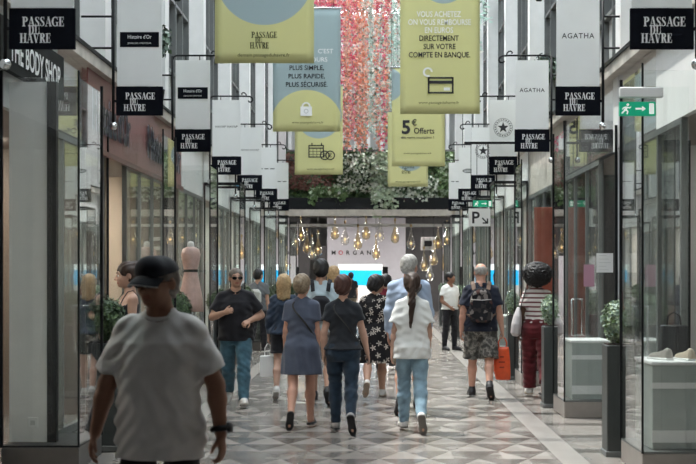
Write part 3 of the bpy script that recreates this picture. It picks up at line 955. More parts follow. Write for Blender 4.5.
# ------------------------------------------------------------------ hanging signs
def hanging_sign(k, sgn, d, banner, extra):
    left = sgn < 0
    word = 'left' if left else 'right'
    xp = -2.985 if left else 2.60            # the post
    xin, xout = (-2.43, -2.94) if left else (2.07, 2.56)
    xc, hw = (xin + xout) / 2, abs(xin - xout) / 2
    t = empty('hanging_sign', (xp, d, 3.34), label='hanging sign with %s on the %s, %s from camera' % (extra, word, ORD[k]), cat='sign')
    X = lambda x: x - xp
    Z = lambda z: z - 3.34
    MB().tube([(0, 0, Z(3.36)), (0, 0, Z(4.86))], .017, 8).build('post', M['black'], t, True)
    MB().ball((0, 0, Z(3.36) - .03), .047, 14, 10).build('ball_finial', M['steel'], t, True)
    s = 1 if left else -1                    # towards the aisle
    mb = MB()
    arm = [(0, 0, Z(4.80)), (s * .02, 0, Z(4.85)), (s * .06, 0, Z(4.87)), (s * .62, 0, Z(4.87)), (s * .72, 0, Z(4.865)), (s * .765, 0, Z(4.84)), (s * .775, 0, Z(4.80)), (s * .75, 0, Z(4.765)), (s * .71, 0, Z(4.765)), (s * .695, 0, Z(4.79))]
    mb.tube(arm, .014, 8)
    mb.tube([(s * .66, 0, Z(4.87)), (s * .655, 0, Z(4.90)), (s * .63, 0, Z(4.93)), (s * .60, 0, Z(4.935)), (s * .575, 0, Z(4.915)), (s * .585, 0, Z(4.895))], .011, 8)
    mb.build('arm', M['black'], t, True)
    for zz in (4.22, 4.58):
        e = (UL if left else UR) - xp + (-.04 if left else .04)
        MB().tube([(0, 0, Z(zz)), (e - s * .01, 0, Z(zz))], .013, 8).build('bracket', M['black'], t, True)
    MB().box(X(xc - hw), X(xc + hw), -.008, .008, Z(3.785), Z(4.80)).build('banner', M['white_cloth'], t)
    for q in (.3, .7):
        x = X(xc - hw + 2 * hw * q)
        MB().tube([(x, 0, Z(4.79)), (x, 0, Z(4.865))], .008, 6).build('hook', M['black'], t)
    bo = MB().box(X(xc - hw) - .012, X(xc + hw) + .012, -.015, .015, Z(3.45), Z(3.78), bev=.003).build('sign_board', M['board'], t)
    mb = MB()
    logo(mb, X(xc - hw) + .075, Z(3.50), .36, .21, -.0165)
    mb.build('lettering', M['white_ink'], bo)
    mb = MB()
    logo(mb, 0, 0, .36, .21, 0)
    mb.v = [(X(xc + hw) - .075 - x, .0165, z + Z(3.50)) for x, y, z in mb.v]
    mb.build('lettering', M['white_ink'], bo)
    MB().box(X(xp) if left else X(xout) - .0, X(xout) if left else X(xp), -.008, .008, Z(3.60), Z(3.63)).build('clip', M['black'], t)
    banner(t, X(xc), Z, hw)
    return t
def plaque(t, xc, Z, hw):
    o = MB().box(xc - hw * .87, xc + hw * .87, -.014, -.0085, Z(4.23), Z(4.40)).build('plaque', M['board'], t)
    mb = MB()
    put_text(mb, "Histoire d'Or", .062, xc, Z(4.325), -.015, bold=.004, width=.27)
    mb.build('lettering', M['white_ink'], o); mb = MB()
    put_text(mb, 'JOAILLIER CRÉATEUR', .026, xc, Z(4.265), -.015, width=.27)
    mb.build('lettering', M['white_ink'], o)
def agatha(t, xc, Z, hw):
    mb = MB()
    put_text(mb, 'AGATHA', .085, xc, Z(4.33), -.0095, bold=.008, width=.37, spacing=1.15)
    mb.build('lettering', M['ink'], t)
def star(t, xc, Z, hw):
    mb = MB(); zc = Z(4.30)
    def ring(r0, r1, n=36, gap=None):
        for k in range(n):
            if gap and k % gap == 0: continue
            a0, a1 = 2 * PI * k / n, 2 * PI * (k + 1) / n
            mb.add([(xc + r * math.cos(a), -.0095, zc + r * math.sin(a)) for r, a in ((r0, a0), (r0, a1), (r1, a1), (r1, a0))], [(0, 1, 2, 3)])
    ring(.165, .172); ring(.118, .123)
    ring(.133, .152, 40, 2)
    P5 = [(xc + (.105 if k % 2 == 0 else .043) * math.sin(PI * k / 5), zc + (.105 if k % 2 == 0 else .043) * math.cos(PI * k / 5)) for k in range(10)]
    for k in range(0, 10):
        q = (k + 1) % 10
        if True:
            mb.add([(xc, -.0095, zc), (P5[k][0], -.0095, P5[k][1]), (P5[q][0], -.0095, P5[q][1])], [(0, 1, 2)])
    mb.build('emblem', M['ink'], t)
def oval(t, xc, Z, hw):
    mb = MB(); zc = Z(4.22); n = 24
    mb.add([(xc + .15 * math.cos(2 * PI * k / n), -.0095, zc + .055 * math.sin(2 * PI * k / n)) for k in range(n)], [tuple(range(n))])
    o = mb.build('emblem', M['grey_metal'], t)
    mb = MB()
    for zz in (-.018, .018): mb.box(xc - .11, xc + .11, -.0115, -.0105, zc + zz - .006, zc + zz + .006)
    mb.build('stripe', M['white_ink'], o)
def smallprint(words):
    def f(t, xc, Z, hw):
        mb = MB()
        put_text(mb, words, .055, xc, Z(4.30), -.0095, bold=.006, width=.40, spacing=1.1)
        mb.build('lettering', M['ink'], t)
    return f
def dashes(t, xc, Z, hw):
    mb = MB()
    for q, wd in ((-.17, .10), (-.05, .12), (.09, .13)):
        mb.box(xc + q, xc + q + wd - .02, -.0105, -.0095, Z(4.26), Z(4.285))
    mb.build('print', M['grey_metal'], t)
def blank(t, xc, Z, hw): pass
Lb = [(blank, 'a plain white banner'), (plaque, 'a black jeweller plaque'), (plaque, 'a small black jeweller plaque'), (smallprint('HAVAP HAVAP'), 'one line of dark capitals'),
      (smallprint('HAVAP HAVAP'), 'one small line of capitals'), (dashes, 'a short grey line'), (dashes, 'a faint grey line')]
Rb = [(blank, 'a plain pale banner'), (agatha, 'the large word AGATHA'), (agatha, 'the smaller word AGATHA'), (star, 'a large ringed star emblem'), (star, 'a small ringed star emblem'),
      (oval, 'a dark oval emblem'), (dashes, 'a faint grey line')]
for k in range(7):
    hanging_sign(k, -1, 10.9 + BAY * k, *Lb[k])
    hanging_sign(k, 1, 10.9 + BAY * k, *Rb[k])

# ------------------------------------------------------------------ shop names on the left
t = empty('shop_sign', (-3.06, 11.28, 3.345), label='dark shop fascia with large white capitals THE BODY SHOP at top left', cat='sign')
ang = PI / 2
rot = Matrix.Rotation(ang, 3, 'Z')
MB().box(-.25, 2.0, 0, .06, 0, .42, rot=rot).build('board', mat('dark_green_board', (.012, .014, .015), .6, var=.05, spec=.1), t)
mb = MB()
put_text(mb, 'THE BODY SHOP', .285, .0, .09, -.012, align='LEFT', bold=.022, width=1.80)
mb.v = [tuple(rot @ Vector(p)) for p in mb.v]
mb.build('lettering', M['white_ink'], t)
t = empty('shop_sign', (FL + .002, 14.75, 3.06), label="rose copper fascia board with dark raised letters Histoire d'Or twice, on the left", cat='sign')
MB().box(0, .014, 0, 7.1, 0, .84).build('board', M['rose'], t)
MB().box(0, .05, 0, 7.1, -.06, .0).build('edge_strip', mat('dark_rose', (.14, .05, .045), .4, var=.05), t)
rot = Matrix.Rotation(PI / 2, 3, 'Z')
for y0, wd in ((.12, 2.3), (3.75, 3.1)):
    mb = MB(); put_text(mb, "Histoire d'Or", .62, y0, .20, -.040, align='LEFT', bold=.034, width=wd)
    mb.v = [tuple(rot @ Vector(p)) for p in mb.v]
    le = mb.build('lettering', mat('navy_letter', (.015, .015, .03), .5, var=0), t)
    mb = MB(); put_text(mb, "Histoire d'Or", .62, y0 - .012, .20, -.030, align='LEFT', bold=.022, width=wd)
    mb.v = [tuple(rot @ Vector(p)) for p in mb.v]
    mb.build('letter_edge', mat('lilac_edge', (.62, .58, .70), .5, var=0), le)

# ------------------------------------------------------------------ wayfinding signs
def exit_sign(loc, wdt, h, label, rodtop):
    t = empty('exit_sign', loc, label=label, cat='sign')
    MB().box(-wdt / 2, wdt / 2, -.02, .02, 0, h, bev=.003).build('panel', M['green_sign'], t)
    mb = MB(); y = -.0225
    q = h / .125
    def st(pts):
        for p in _stroke(pts): mb.add([(a, y, b_) for a, b_ in p], [(0, 1, 2, 3)])
    ox = -wdt * .33
    st([(ox - .035 * q, .02 * q, .012 * q), (ox - .012 * q, .045 * q, .014 * q), (ox + .008 * q, .075 * q, .022 * q)])
    st([(ox + .0 * q, .055 * q, .014 * q), (ox + .02 * q, .035 * q, .012 * q), (ox + .01 * q, .012 * q, .011 * q)])
    st([(ox + .008 * q, .078 * q, .01 * q), (ox + .035 * q, .068 * q, .009 * q), (ox + .045 * q, .08 * q, .009 * q)])
    st([(ox + .005 * q, .078 * q, .01 * q), (ox - .02 * q, .07 * q, .009 * q), (ox - .03 * q, .055 * q, .009 * q)])
    mb.add([(ox + .018 * q + .012 * q * math.cos(a), y, .098 * q + .012 * q * math.sin(a)) for a in np.linspace(0, 2 * PI, 11)[:-1]], [tuple(range(10))])
    mb.add([(a * wdt, y, b_ * h) for a, b_ in ((-.06, .44), (.12, .44), (.12, .3), (.22, .5), (.12, .7), (.12, .56), (-.06, .56))], [(0, 1, 2, 3, 4, 5, 6)])
    mb.add([(a * wdt, y, b_ * h) for a, b_ in ((.32, .12), (.45, .12), (.45, .88), (.32, .88))], [(0, 1, 2, 3)])
    mb.build('pictogram', M['sign_white'], t)
    for s in (-1, 1) if rodtop else ():
        MB().tube([(s * wdt * .3, 0, h), (s * wdt * .3, 0, rodtop - loc[2])], .006, 6).build('rod', M['black'], t)
    return t
t_ = exit_sign((2.105, 10.84, 2.905), .29, .112, 'green exit sign with running figure and arrow at upper right', None)
MB().box(.02, .10, .021, .05, .03, .09).build('bracket', M['black'], t_)
t = empty('light_fitting', (2.135, 10.84, 3.05), label='white box light fitting directly above the near green exit sign', cat='light fitting')
MB().box(-.175, .175, -.025, .02, 0, .085, bev=.008).build('housing', M['white_ink'], t)
MB().box(0.0, .08, .021, .05, .02, .07).build('bracket', M['black'], t)
exit_sign((1.93, 24.22, 2.86), .34, .115, 'small far green exit sign above the white parking sign', 3.985)
t = empty('parking_sign', (1.87, 24.2, 2.51), label='white parking sign with black P and diagonal arrow on the right', cat='sign')
MB().box(-.19, .20, -.015, .015, 0, .32, bev=.003).build('panel', M['white_ink'], t)
mb = MB(); put_text(mb, 'P', .29, -.07, .06, -.0165, bold=.02); mb.build('lettering', M['ink'], t); mb = MB()
for p in _stroke([(.05, .15, .025), (.14, .06, .025)]) + _stroke([(.145, .14, .025), (.145, .05, .025)]) + _stroke([(.06, .06, .025), (.155, .06, .025)]):
    mb.add([(a, -.0165, b_) for a, b_ in p], [(0, 1, 2, 3)])
mb.build('arrow', M['ink'], t)
MB().tube([(-.15, 0, .32), (-.15, 0, 1.475)], .006, 6).tube([(.15, 0, .32), (.15, 0, 1.475)], .006, 6).build('rod', M['black'], t)
o = MB().box(1.6, 2.86, 24.17, 24.23, 3.985, 4.025).build('sign_bracket', M['black']); tag(o, 'thin black bracket holding the white parking sign', 'bracket')


# ------------------------------------------------------------------ overhead banners
def banner_material(name, ground, disc, cx, cz, r):
    m = bpy.data.materials.new(name)
    n, l, b_ = nodes_of(m)
    tc = n.new('ShaderNodeTexCoord')
    vm = n.new('ShaderNodeVectorMath'); vm.operation = 'SUBTRACT'; vm.inputs[1].default_value = (cx, 0, cz)
    l.new(tc.outputs['Object'], vm.inputs[0])
    v2 = n.new('ShaderNodeVectorMath'); v2.operation = 'MULTIPLY'; v2.inputs[1].default_value = (1, 0, 1)
    l.new(vm.outputs[0], v2.inputs[0])
    ln = n.new('ShaderNodeVectorMath'); ln.operation = 'LENGTH'; l.new(v2.outputs[0], ln.inputs[0])
    lt = n.new('ShaderNodeMath'); lt.operation = 'LESS_THAN'; lt.inputs[1].default_value = r
    l.new(ln.outputs['Value'], lt.inputs[0])
    mx = n.new('ShaderNodeMix'); mx.data_type = 'RGBA'
    l.new(lt.outputs[0], mx.inputs[0])
    mx.inputs[6].default_value = (*ground, 1); mx.inputs[7].default_value = (*disc, 1)
    l.new(mx.outputs[2], b_.inputs['Base Color'])
    b_.inputs['Roughness'].default_value = .8
    tr = n.new('ShaderNodeBsdfTranslucent'); l.new(mx.outputs[2], tr.inputs['Color'])
    ms = n.new('ShaderNodeMixShader'); ms.inputs[0].default_value = .35
    l.new(b_.outputs[0], ms.inputs[1]); l.new(tr.outputs[0], ms.inputs[2])
    l.new(ms.outputs[0], n['Material Output'].inputs['Surface'])
    return m
LIME, BLUE = (0.70, 0.69, 0.37), (0.42, 0.52, 0.54)
def overhead_banner(xc, d, zb, ht, W_, ground, disc, circ, label, art):
    t = empty('overhead_banner', (xc, d, zb), label=label, cat='banner')
    mb = MB(); nx, nz = 12, 16
    vs = []
    for sy in (-.003, .003):
        for j in range(nz + 1):
            for i in range(nx + 1):
                x = -W_ / 2 + W_ * i / nx; z = ht * j / nz
                vs.append((x, sy + .012 * math.sin(x * 5 + d) * (1 - z / ht) , z))
    fs = []
    N = (nx + 1) * (nz + 1)
    for j in range(nz):
        for i in range(nx):
            a = j * (nx + 1) + i
            fs.append((a, a + 1, a + nx + 2, a + nx + 1)); fs.append((N + a + nx + 1, N + a + nx + 2, N + a + 1, N + a))
    ringi = [i for i in range(nx + 1)] + [(j + 1) * (nx + 1) + nx for j in range(nz)] + [nz * (nx + 1) + nx - 1 - i for i in range(nx)] + [(nz - 1 - j) * (nx + 1) for j in range(nz - 1)]
    for a, c in zip(ringi, ringi[1:] + ringi[:1]): fs.append((c, a, N + a, N + c))
    mb.add(vs, fs)
    mb.build('cloth', banner_material('banner_cloth', ground, disc, *circ), t, True)
    MB().tube([(-W_ / 2 - .03, 0, ht + .02), (W_ / 2 + .03, 0, ht + .02)], .02, 8).build('top_rod', M['steel'], t, True)
    for s in (-1, 1):
        MB().tube([(s * W_ * .4, 0, ht + .03), (s * W_ * .4, 0, ROOF - .1 - zb)], .005, 5).build('cable', M['black'], t)
    art(t, W_, ht)
    return t
YT = -.0185
def txt(t, name, lines, m):
    for body, size, x, z, wd, bo in lines:
        mb = MB(); put_text(mb, body, size, x, z, YT, bold=bo, width=wd)
        mb.build(name, m, t)
def artA(t, W_, ht):
    mb = MB(); logo(mb, -.19, .19, .36, .22, YT); mb.build('logo', M['olive_ink'], t)
    txt(t, 'web_address', [('demain.passageduhavre.fr', .06, -.01, .085, .68, .004)], M['olive_ink'])
def roundrect(mb, x0, x1, z0, z1, th):
    for a in ((x0, x1, z0, z0 + th), (x0, x1, z1 - th, z1), (x0, x0 + th, z0, z1), (x1 - th, x1, z0, z1)):
        mb.box(a[0], a[1], YT - .001, YT, a[2], a[3])
def ringxz(mb, cx, cz, r0, r1, a0=0, a1=360, n=24):
    for k in range(n):
        p, q = R(a0 + (a1 - a0) * k / n), R(a0 + (a1 - a0) * (k + 1) / n)
        mb.add([(cx + r * math.cos(a), YT, cz + r * math.sin(a)) for r, a in ((r0, p), (r0, q), (r1, q), (r1, p))], [(0, 1, 2, 3)])
def artB(t, W_, ht):
    txt(t, 'lettering', [('PLUS SIMPLE,', .125, 0, 1.18, .66, .012), ('PLUS RAPIDE,', .125, 0, 1.02, .70, .012), ('PLUS SÉCURISÉ.', .125, 0, .86, .80, .012)], M['ink'])
    txt(t, 'white_lettering', [("C'EST", .12, .36, 1.50, None, .012), ('TOUJOURS', .12, .1, 1.34, None, .012)], M['white_ink'])
    mb = MB(); mb.box(-.12, .10, YT - .001, YT, .30, .48); ringxz(mb, -.01, .48, .055, .085, 0, 180)
    o = mb.build('padlock_icon', M['white_ink'], t)
    mb = MB(); ringxz(mb, -.01, .39, .03, .045); mb.v = [(a, b_ - .002, c) for a, b_, c in mb.v]; mb.build('clock_icon', M['pale'], o)
    txt(t, 'web_address', [('www.passageduhavre.fr', .06, .02, .155, .60, .004)], M['olive_ink'])
def artC(t, W_, ht):
    mb = MB(); x0, x1, z0, z1 = -.28, .14, .46, .80
    roundrect(mb, x0, x1, z0, z1, .03); mb.box(x0, x1, YT - .001, YT, .70, .73)
    for q in (-.2, .06): mb.box(q, q + .03, YT - .001, YT, .78, .86)
    for q in (-.16, -.06, .04): mb.box(q, q + .012, YT - .001, YT, .48, .70)
    for q in (.54, .62): mb.box(x0, x1, YT - .001, YT, q, q + .012)
    ringxz(mb, .16, .52, .10, .13); ringxz(mb, .31, .52, .10, .13)
    mb.build('calendar_icon', M['ink'], t)
    txt(t, 'coin_mark', [('€', .15, .31, .47, None, .012), ('€', .15, .16, .47, None, .012)], M['ink'])
    txt(t, 'web_address', [('www.passageduhavre.fr', .07, .05, .13, .75, .004)], M['olive_ink'])
def artD(t, W_, ht):
    txt(t, 'white_lettering', [('VOUS ACHETEZ', .13, -.02, 1.58, .72, .010), ('ON VOUS REMBOURSE', .13, -.01, 1.45, 1.02, .010), ('EN EUROS', .13, -.02, 1.32, .46, .010)], M['white_ink'])
    txt(t, 'lettering', [('DIRECTEMENT', .125, -.02, 1.19, .64, .012), ('SUR VOTRE', .125, -.01, 1.055, .52, .012), ('COMPTE EN BANQUE.', .125, -.01, .92, 1.0, .012)], M['ink'])
    mb = MB(); roundrect(mb, -.20, .22, .33, .60, .028); mb.box(-.20, .22, YT - .001, YT, .49, .54)
    mb.build('bank_card_icon', M['ink'], t)
    mb = MB(); ringxz(mb, -.20, .68, .05, .08, 0, 300); mb.box(.06, .16, YT - .001, YT, .38, .43); mb.build('arrow_icon', M['white_ink'], t)
    txt(t, 'web_address', [('www.passageduhavre.fr', .06, -.02, .165, .66, .004)], M['olive_ink'])
def artE(t, W_, ht):
    txt(t, 'figure', [('5', .46, -.30, .80, None, .03), ('€', .20, -.10, 1.0, None, .02)], M['ink'])
    txt(t, 'lettering', [('Offerts', .20, .14, .80, .50, .014), ('dès votre inscription !', .075, -.02, .68, .80, .012)], M['ink'])
    txt(t, 'web_address', [('www.passageduhavre.fr', .06, -.02, .30, .68, .004)], M['olive_ink'])
def artF(t, W_, ht):
    mb = MB(); logo(mb, -.2, .42, .42, .26, YT); mb.build('logo', M['olive_ink'], t)
    txt(t, 'web_address', [('demain.passageduhavre.fr', .06, 0, .14, .8, .004)], M['olive_ink'])
overhead_banner(-1.45, 17.7, 4.41, 2.4, 1.30, LIME, BLUE, (0, 1.14, .64), 'lime banner with big pale blue disc and dark PASSAGE DU HAVRE logo, front left', artA)
overhead_banner(1.06, 22.0, 4.26, 2.4, 1.30, LIME, BLUE, (.06, 2.22, .42), 'lime banner with bank card icon and words COMPTE EN BANQUE, front right', artD)
overhead_banner(-1.31, 25.9, 4.39, 2.35, 1.30, BLUE, LIME, (0, .10, .70), 'pale blue banner with lime disc and white padlock icon, second on left', artB)
overhead_banner(1.06, 33.0, 4.30, 2.4, 1.30, LIME, BLUE, (-.78, 2.0, .42), 'lime banner with a large figure 5 and the word Offerts, second on right', artE)
overhead_banner(-1.52, 36.5, 4.36, 2.4, 1.30, LIME, BLUE, (0, 1.60, .62), 'lime banner with calendar and coins icon, farthest on left', artC)
overhead_banner(1.06, 43.5, 4.50, 2.4, 1.30, LIME, BLUE, (.05, 1.0, .50), 'small lime banner with dark logo, farthest on right above green wall', artF)

# shrubs standing on the cornice
def cornice_shrub(x, y, label):
    t = empty('cornice_shrub', (x, y, 4.03), label=label, cat='shrub')
    MB().lathe([(.08, 0), (.11, .22), (.115, .24)], seg=14).build('pot', M['black'], t, True)
    MB().tube([(0, 0, .2), (.02, 0, .6), (0, .01, .85)], .014, 6).build('stem', M['bark'], t)
    o = bush_mesh(.20, .24, 420, .075, 31).build('foliage', [mat('leaf_olive', (.07, .105, .10), .6, var=.2, scale=20), M['leaf_dark'], M['leaf_grey']], t); o.location = (0, 0, .95)
cornice_shrub(-3.10, 19.2, 'bluish green shrub in a pot on the left cornice beside the second sign')
cornice_shrub(2.74, 21.8, 'bluish green shrub in a pot on the right cornice between AGATHA signs')
# ------------------------------------------------------------------ figures: one smooth surface grown from a pose
def surface_nets(F, o, h):
    neg = F < 0
    nx, ny, nz = F.shape
    cs = np.zeros((nx - 1, ny - 1, nz - 1), np.int8)
    for a in (0, 1):
        for b in (0, 1):
            for c in (0, 1):
                cs += neg[a:nx - 1 + a, b:ny - 1 + b, c:nz - 1 + c]
    act = (cs > 0) & (cs < 8)
    I, J, K = np.nonzero(act)
    n = len(I)
    ind = np.full(act.shape, -1, np.int32)
    ind[I, J, K] = np.arange(n)
    acc = np.zeros((n, 3)); cnt = np.zeros(n)
    C = [(a, b, c) for a in (0, 1) for b in (0, 1) for c in (0, 1)]
    for p in C:
        for ax in range(3):
            if p[ax]: continue
            q = list(p); q[ax] = 1
            f0 = F[I + p[0], J + p[1], K + p[2]]; f1 = F[I + q[0], J + q[1], K + q[2]]
            m = (f0 < 0) != (f1 < 0)
            t = np.where(m, f0 / np.where(m, f0 - f1, 1), 0)
            for d in range(3):
                acc[:, d] += np.where(m, p[d] + (t if d == ax else 0), 0)
            cnt += m
    V = acc / cnt[:, None] + np.stack([I, J, K], 1)
    V = V * h + o
    quads = []
    for ax in range(3):
        sl0 = [slice(None)] * 3; sl1 = [slice(None)] * 3
        sl0[ax] = slice(0, -1); sl1[ax] = slice(1, None)
        a, b = neg[tuple(sl0)], neg[tuple(sl1)]
        ch = a != b
        A, B, Cc = np.nonzero(ch)
        o1, o2 = [d for d in range(3) if d != ax]
        idx = np.stack([A, B, Cc], 1)
        ok = (idx[:, o1] > 0) & (idx[:, o2] > 0) & (idx[:, o1] < F.shape[o1] - 1) & (idx[:, o2] < F.shape[o2] - 1)
        idx = idx[ok]
        sgn = a[idx[:, 0], idx[:, 1], idx[:, 2]]
        def cell(d1, d2):
            q = idx.copy(); q[:, o1] += d1; q[:, o2] += d2
            return ind[q[:, 0], q[:, 1], q[:, 2]]
        Q = np.stack([cell(-1, -1), cell(0, -1), cell(0, 0), cell(-1, 0)], 1)
        flip = sgn if ax != 1 else ~sgn
        Q[~flip] = Q[~flip][:, ::-1]
        quads.append(Q)
    Q = np.concatenate(quads) if quads else np.zeros((0, 4), int)
    Q = Q[(Q >= 0).all(1)]
    return V, Q

class Field:
    def __init__(self, lo, hi, h):
        self.o = np.array(lo, float); self.h = h
        n = np.ceil((np.array(hi) - self.o) / h).astype(int) + 1
        self.n = n
        self.F = np.full(n, 0.3, np.float32)
    def grid(self, lo=None, hi=None):
        a = np.zeros(3, int) if lo is None else np.clip(np.floor((np.array(lo) - self.o) / self.h).astype(int), 0, self.n)
        b = self.n if hi is None else np.clip(np.ceil((np.array(hi) - self.o) / self.h).astype(int) + 1, 0, self.n)
        X, Y, Z = [(self.o[d] + self.h * np.arange(a[d], b[d])).astype(np.float32) for d in range(3)]
        return (slice(a[0], b[0]), slice(a[1], b[1]), slice(a[2], b[2])), (X[:, None, None], Y[None, :, None], Z[None, None, :])
    def join(self, fn, lo, hi, k=0.02, pad=0.06):
        sl, G = self.grid(np.array(lo) - pad, np.array(hi) + pad)
        if 0 in self.F[sl].shape: return self
        d = fn(*G)
        a = self.F[sl]
        hh = np.maximum(k - np.abs(a - d), 0) / max(k, 1e-6)
        self.F[sl] = np.minimum(a, d) - hh * hh * k * .25
        return self
    def carve(self, fn, lo=None, hi=None, k=0.0):
        sl, G = self.grid(lo, hi)
        if 0 in self.F[sl].shape: return self
        d = np.broadcast_to(-fn(*G), self.F[sl].shape)
        a = self.F[sl]
        if k > 0:
            hh = np.maximum(k - np.abs(a - d), 0) / k
            self.F[sl] = np.maximum(a, d) + hh * hh * k * .25
        else:
            self.F[sl] = np.maximum(a, d)
        return self
    def keep(self, fn):                    # keep only where fn < 0
        sl, G = self.grid()
        self.F = np.maximum(self.F, np.broadcast_to(fn(*G), self.F.shape)).astype(np.float32)
        return self
    def ripple(self, fn):
        sl, G = self.grid()
        self.F = self.F + fn(*G)
        return self
    def cap(self, a, b, ra, rb, k=0.02, flat0=False, flat1=False, sq=None):
        a, b = np.array(a, float), np.array(b, float)
        ab = b - a; L2 = float(ab @ ab) or 1e-9; L = math.sqrt(L2)
        def fn(X, Y, Z):
            t = ((X - a[0]) * ab[0] + (Y - a[1]) * ab[1] + (Z - a[2]) * ab[2]) / L2
            tc = np.clip(t, 0, 1)
            d = np.sqrt((X - a[0] - tc * ab[0]) ** 2 + (Y - a[1] - tc * ab[1]) ** 2 + (Z - a[2] - tc * ab[2]) ** 2) - (ra + (rb - ra) * tc)
            if flat1: d = np.maximum(d, (t - 1) * L)
            if flat0: d = np.maximum(d, -t * L)
            return d
        r = max(ra, rb)
        return self.join(fn, np.minimum(a, b) - r, np.maximum(a, b) + r, k)
    def ell(self, c, r, M=None, k=0.02, sub=False):
        c = np.array(c, float); r = np.array(r, float)
        Mt = np.eye(3) if M is None else np.array(M).T
        def fn(X, Y, Z):
            x, y, z = X - c[0], Y - c[1], Z - c[2]
            p = [Mt[i, 0] * x + Mt[i, 1] * y + Mt[i, 2] * z for i in range(3)]
            k0 = np.sqrt((p[0] / r[0]) ** 2 + (p[1] / r[1]) ** 2 + (p[2] / r[2]) ** 2)
            k1 = np.sqrt((p[0] / r[0] ** 2) ** 2 + (p[1] / r[1] ** 2) ** 2 + (p[2] / r[2] ** 2) ** 2) + 1e-6
            return k0 * (k0 - 1) / k1
        m = float(max(r))
        if sub: return self.carve(fn, c - m - .03, c + m + .03, k)
        return self.join(fn, c - m, c + m, k)
    def loft(self, prof, org, Mr, k=0.02, round_=2.0):
        """elliptic sections along z: rows of (z, half width, half depth, y centre) in a frame with origin org"""
        P = np.array(prof, float)
        org = np.array(org, float); Mt = np.array(Mr).T
        def fn(X, Y, Z):
            x, y, z = X - org[0], Y - org[1], Z - org[2]
            q = [Mt[i, 0] * x + Mt[i, 1] * y + Mt[i, 2] * z for i in range(3)]
            z = q[2]
            wx = np.interp(z, P[:, 0], P[:, 1]); wy = np.interp(z, P[:, 0], P[:, 2]); cy = np.interp(z, P[:, 0], P[:, 3])
            rr = ((np.abs(q[0]) / wx) ** round_ + (np.abs(q[1] - cy) / wy) ** round_) ** (1 / round_)
            d = (rr - 1) * np.minimum(wx, wy)
            return np.maximum(d, np.maximum(P[0, 0] - z, z - P[-1, 0]))
        m = float(max(P[:, 1].max(), P[:, 2].max())) + .05
        cs = np.array([org + np.array(Mr) @ np.array([0, 0, P[0, 0]]), org + np.array(Mr) @ np.array([0, 0, P[-1, 0]])])
        return self.join(fn, cs.min(0) - m, cs.max(0) + m, k)
    def build(self, name, mats, parent, smooth_it=1):
        V, Q = surface_nets(self.F, self.o, self.h)
        if smooth_it and len(Q):
            for lam in [0.5] * smooth_it:
                acc = np.zeros_like(V); c = np.zeros(len(V))
                for a, b in ((0, 1), (1, 2), (2, 3), (3, 0)):
                    np.add.at(acc, Q[:, a], V[Q[:, b]]); np.add.at(c, Q[:, a], 1)
                V = V + lam * (acc / np.maximum(c, 1)[:, None] - V)
        me = bpy.data.meshes.new(name)
        me.vertices.add(len(V)); me.vertices.foreach_set('co', V.astype(np.float32).ravel())
        me.loops.add(len(Q) * 4); me.loops.foreach_set('vertex_index', Q.astype(np.int32).ravel())
        me.polygons.add(len(Q)); me.polygons.foreach_set('loop_start', np.arange(0, len(Q) * 4, 4, dtype=np.int32))
        me.polygons.foreach_set('use_smooth', np.ones(len(Q), bool))
        for m_ in (mats if isinstance(mats, (list, tuple)) else [mats]): me.materials.append(m_)
        me.update(); me.validate()
        o = bpy.data.objects.new(name, me)
        COL.objects.link(o)
        o.parent = parent
        return o

def rotx(a): return np.array([[1, 0, 0], [0, math.cos(a), -math.sin(a)], [0, math.sin(a), math.cos(a)]])
def roty(a): return np.array([[math.cos(a), 0, math.sin(a)], [0, 1, 0], [-math.sin(a), 0, math.cos(a)]])
def rotz(a): return np.array([[math.cos(a), -math.sin(a), 0], [math.sin(a), math.cos(a), 0], [0, 0, 1]])
def unit(v):
    v = np.array(v, float); return v / (np.linalg.norm(v) or 1)

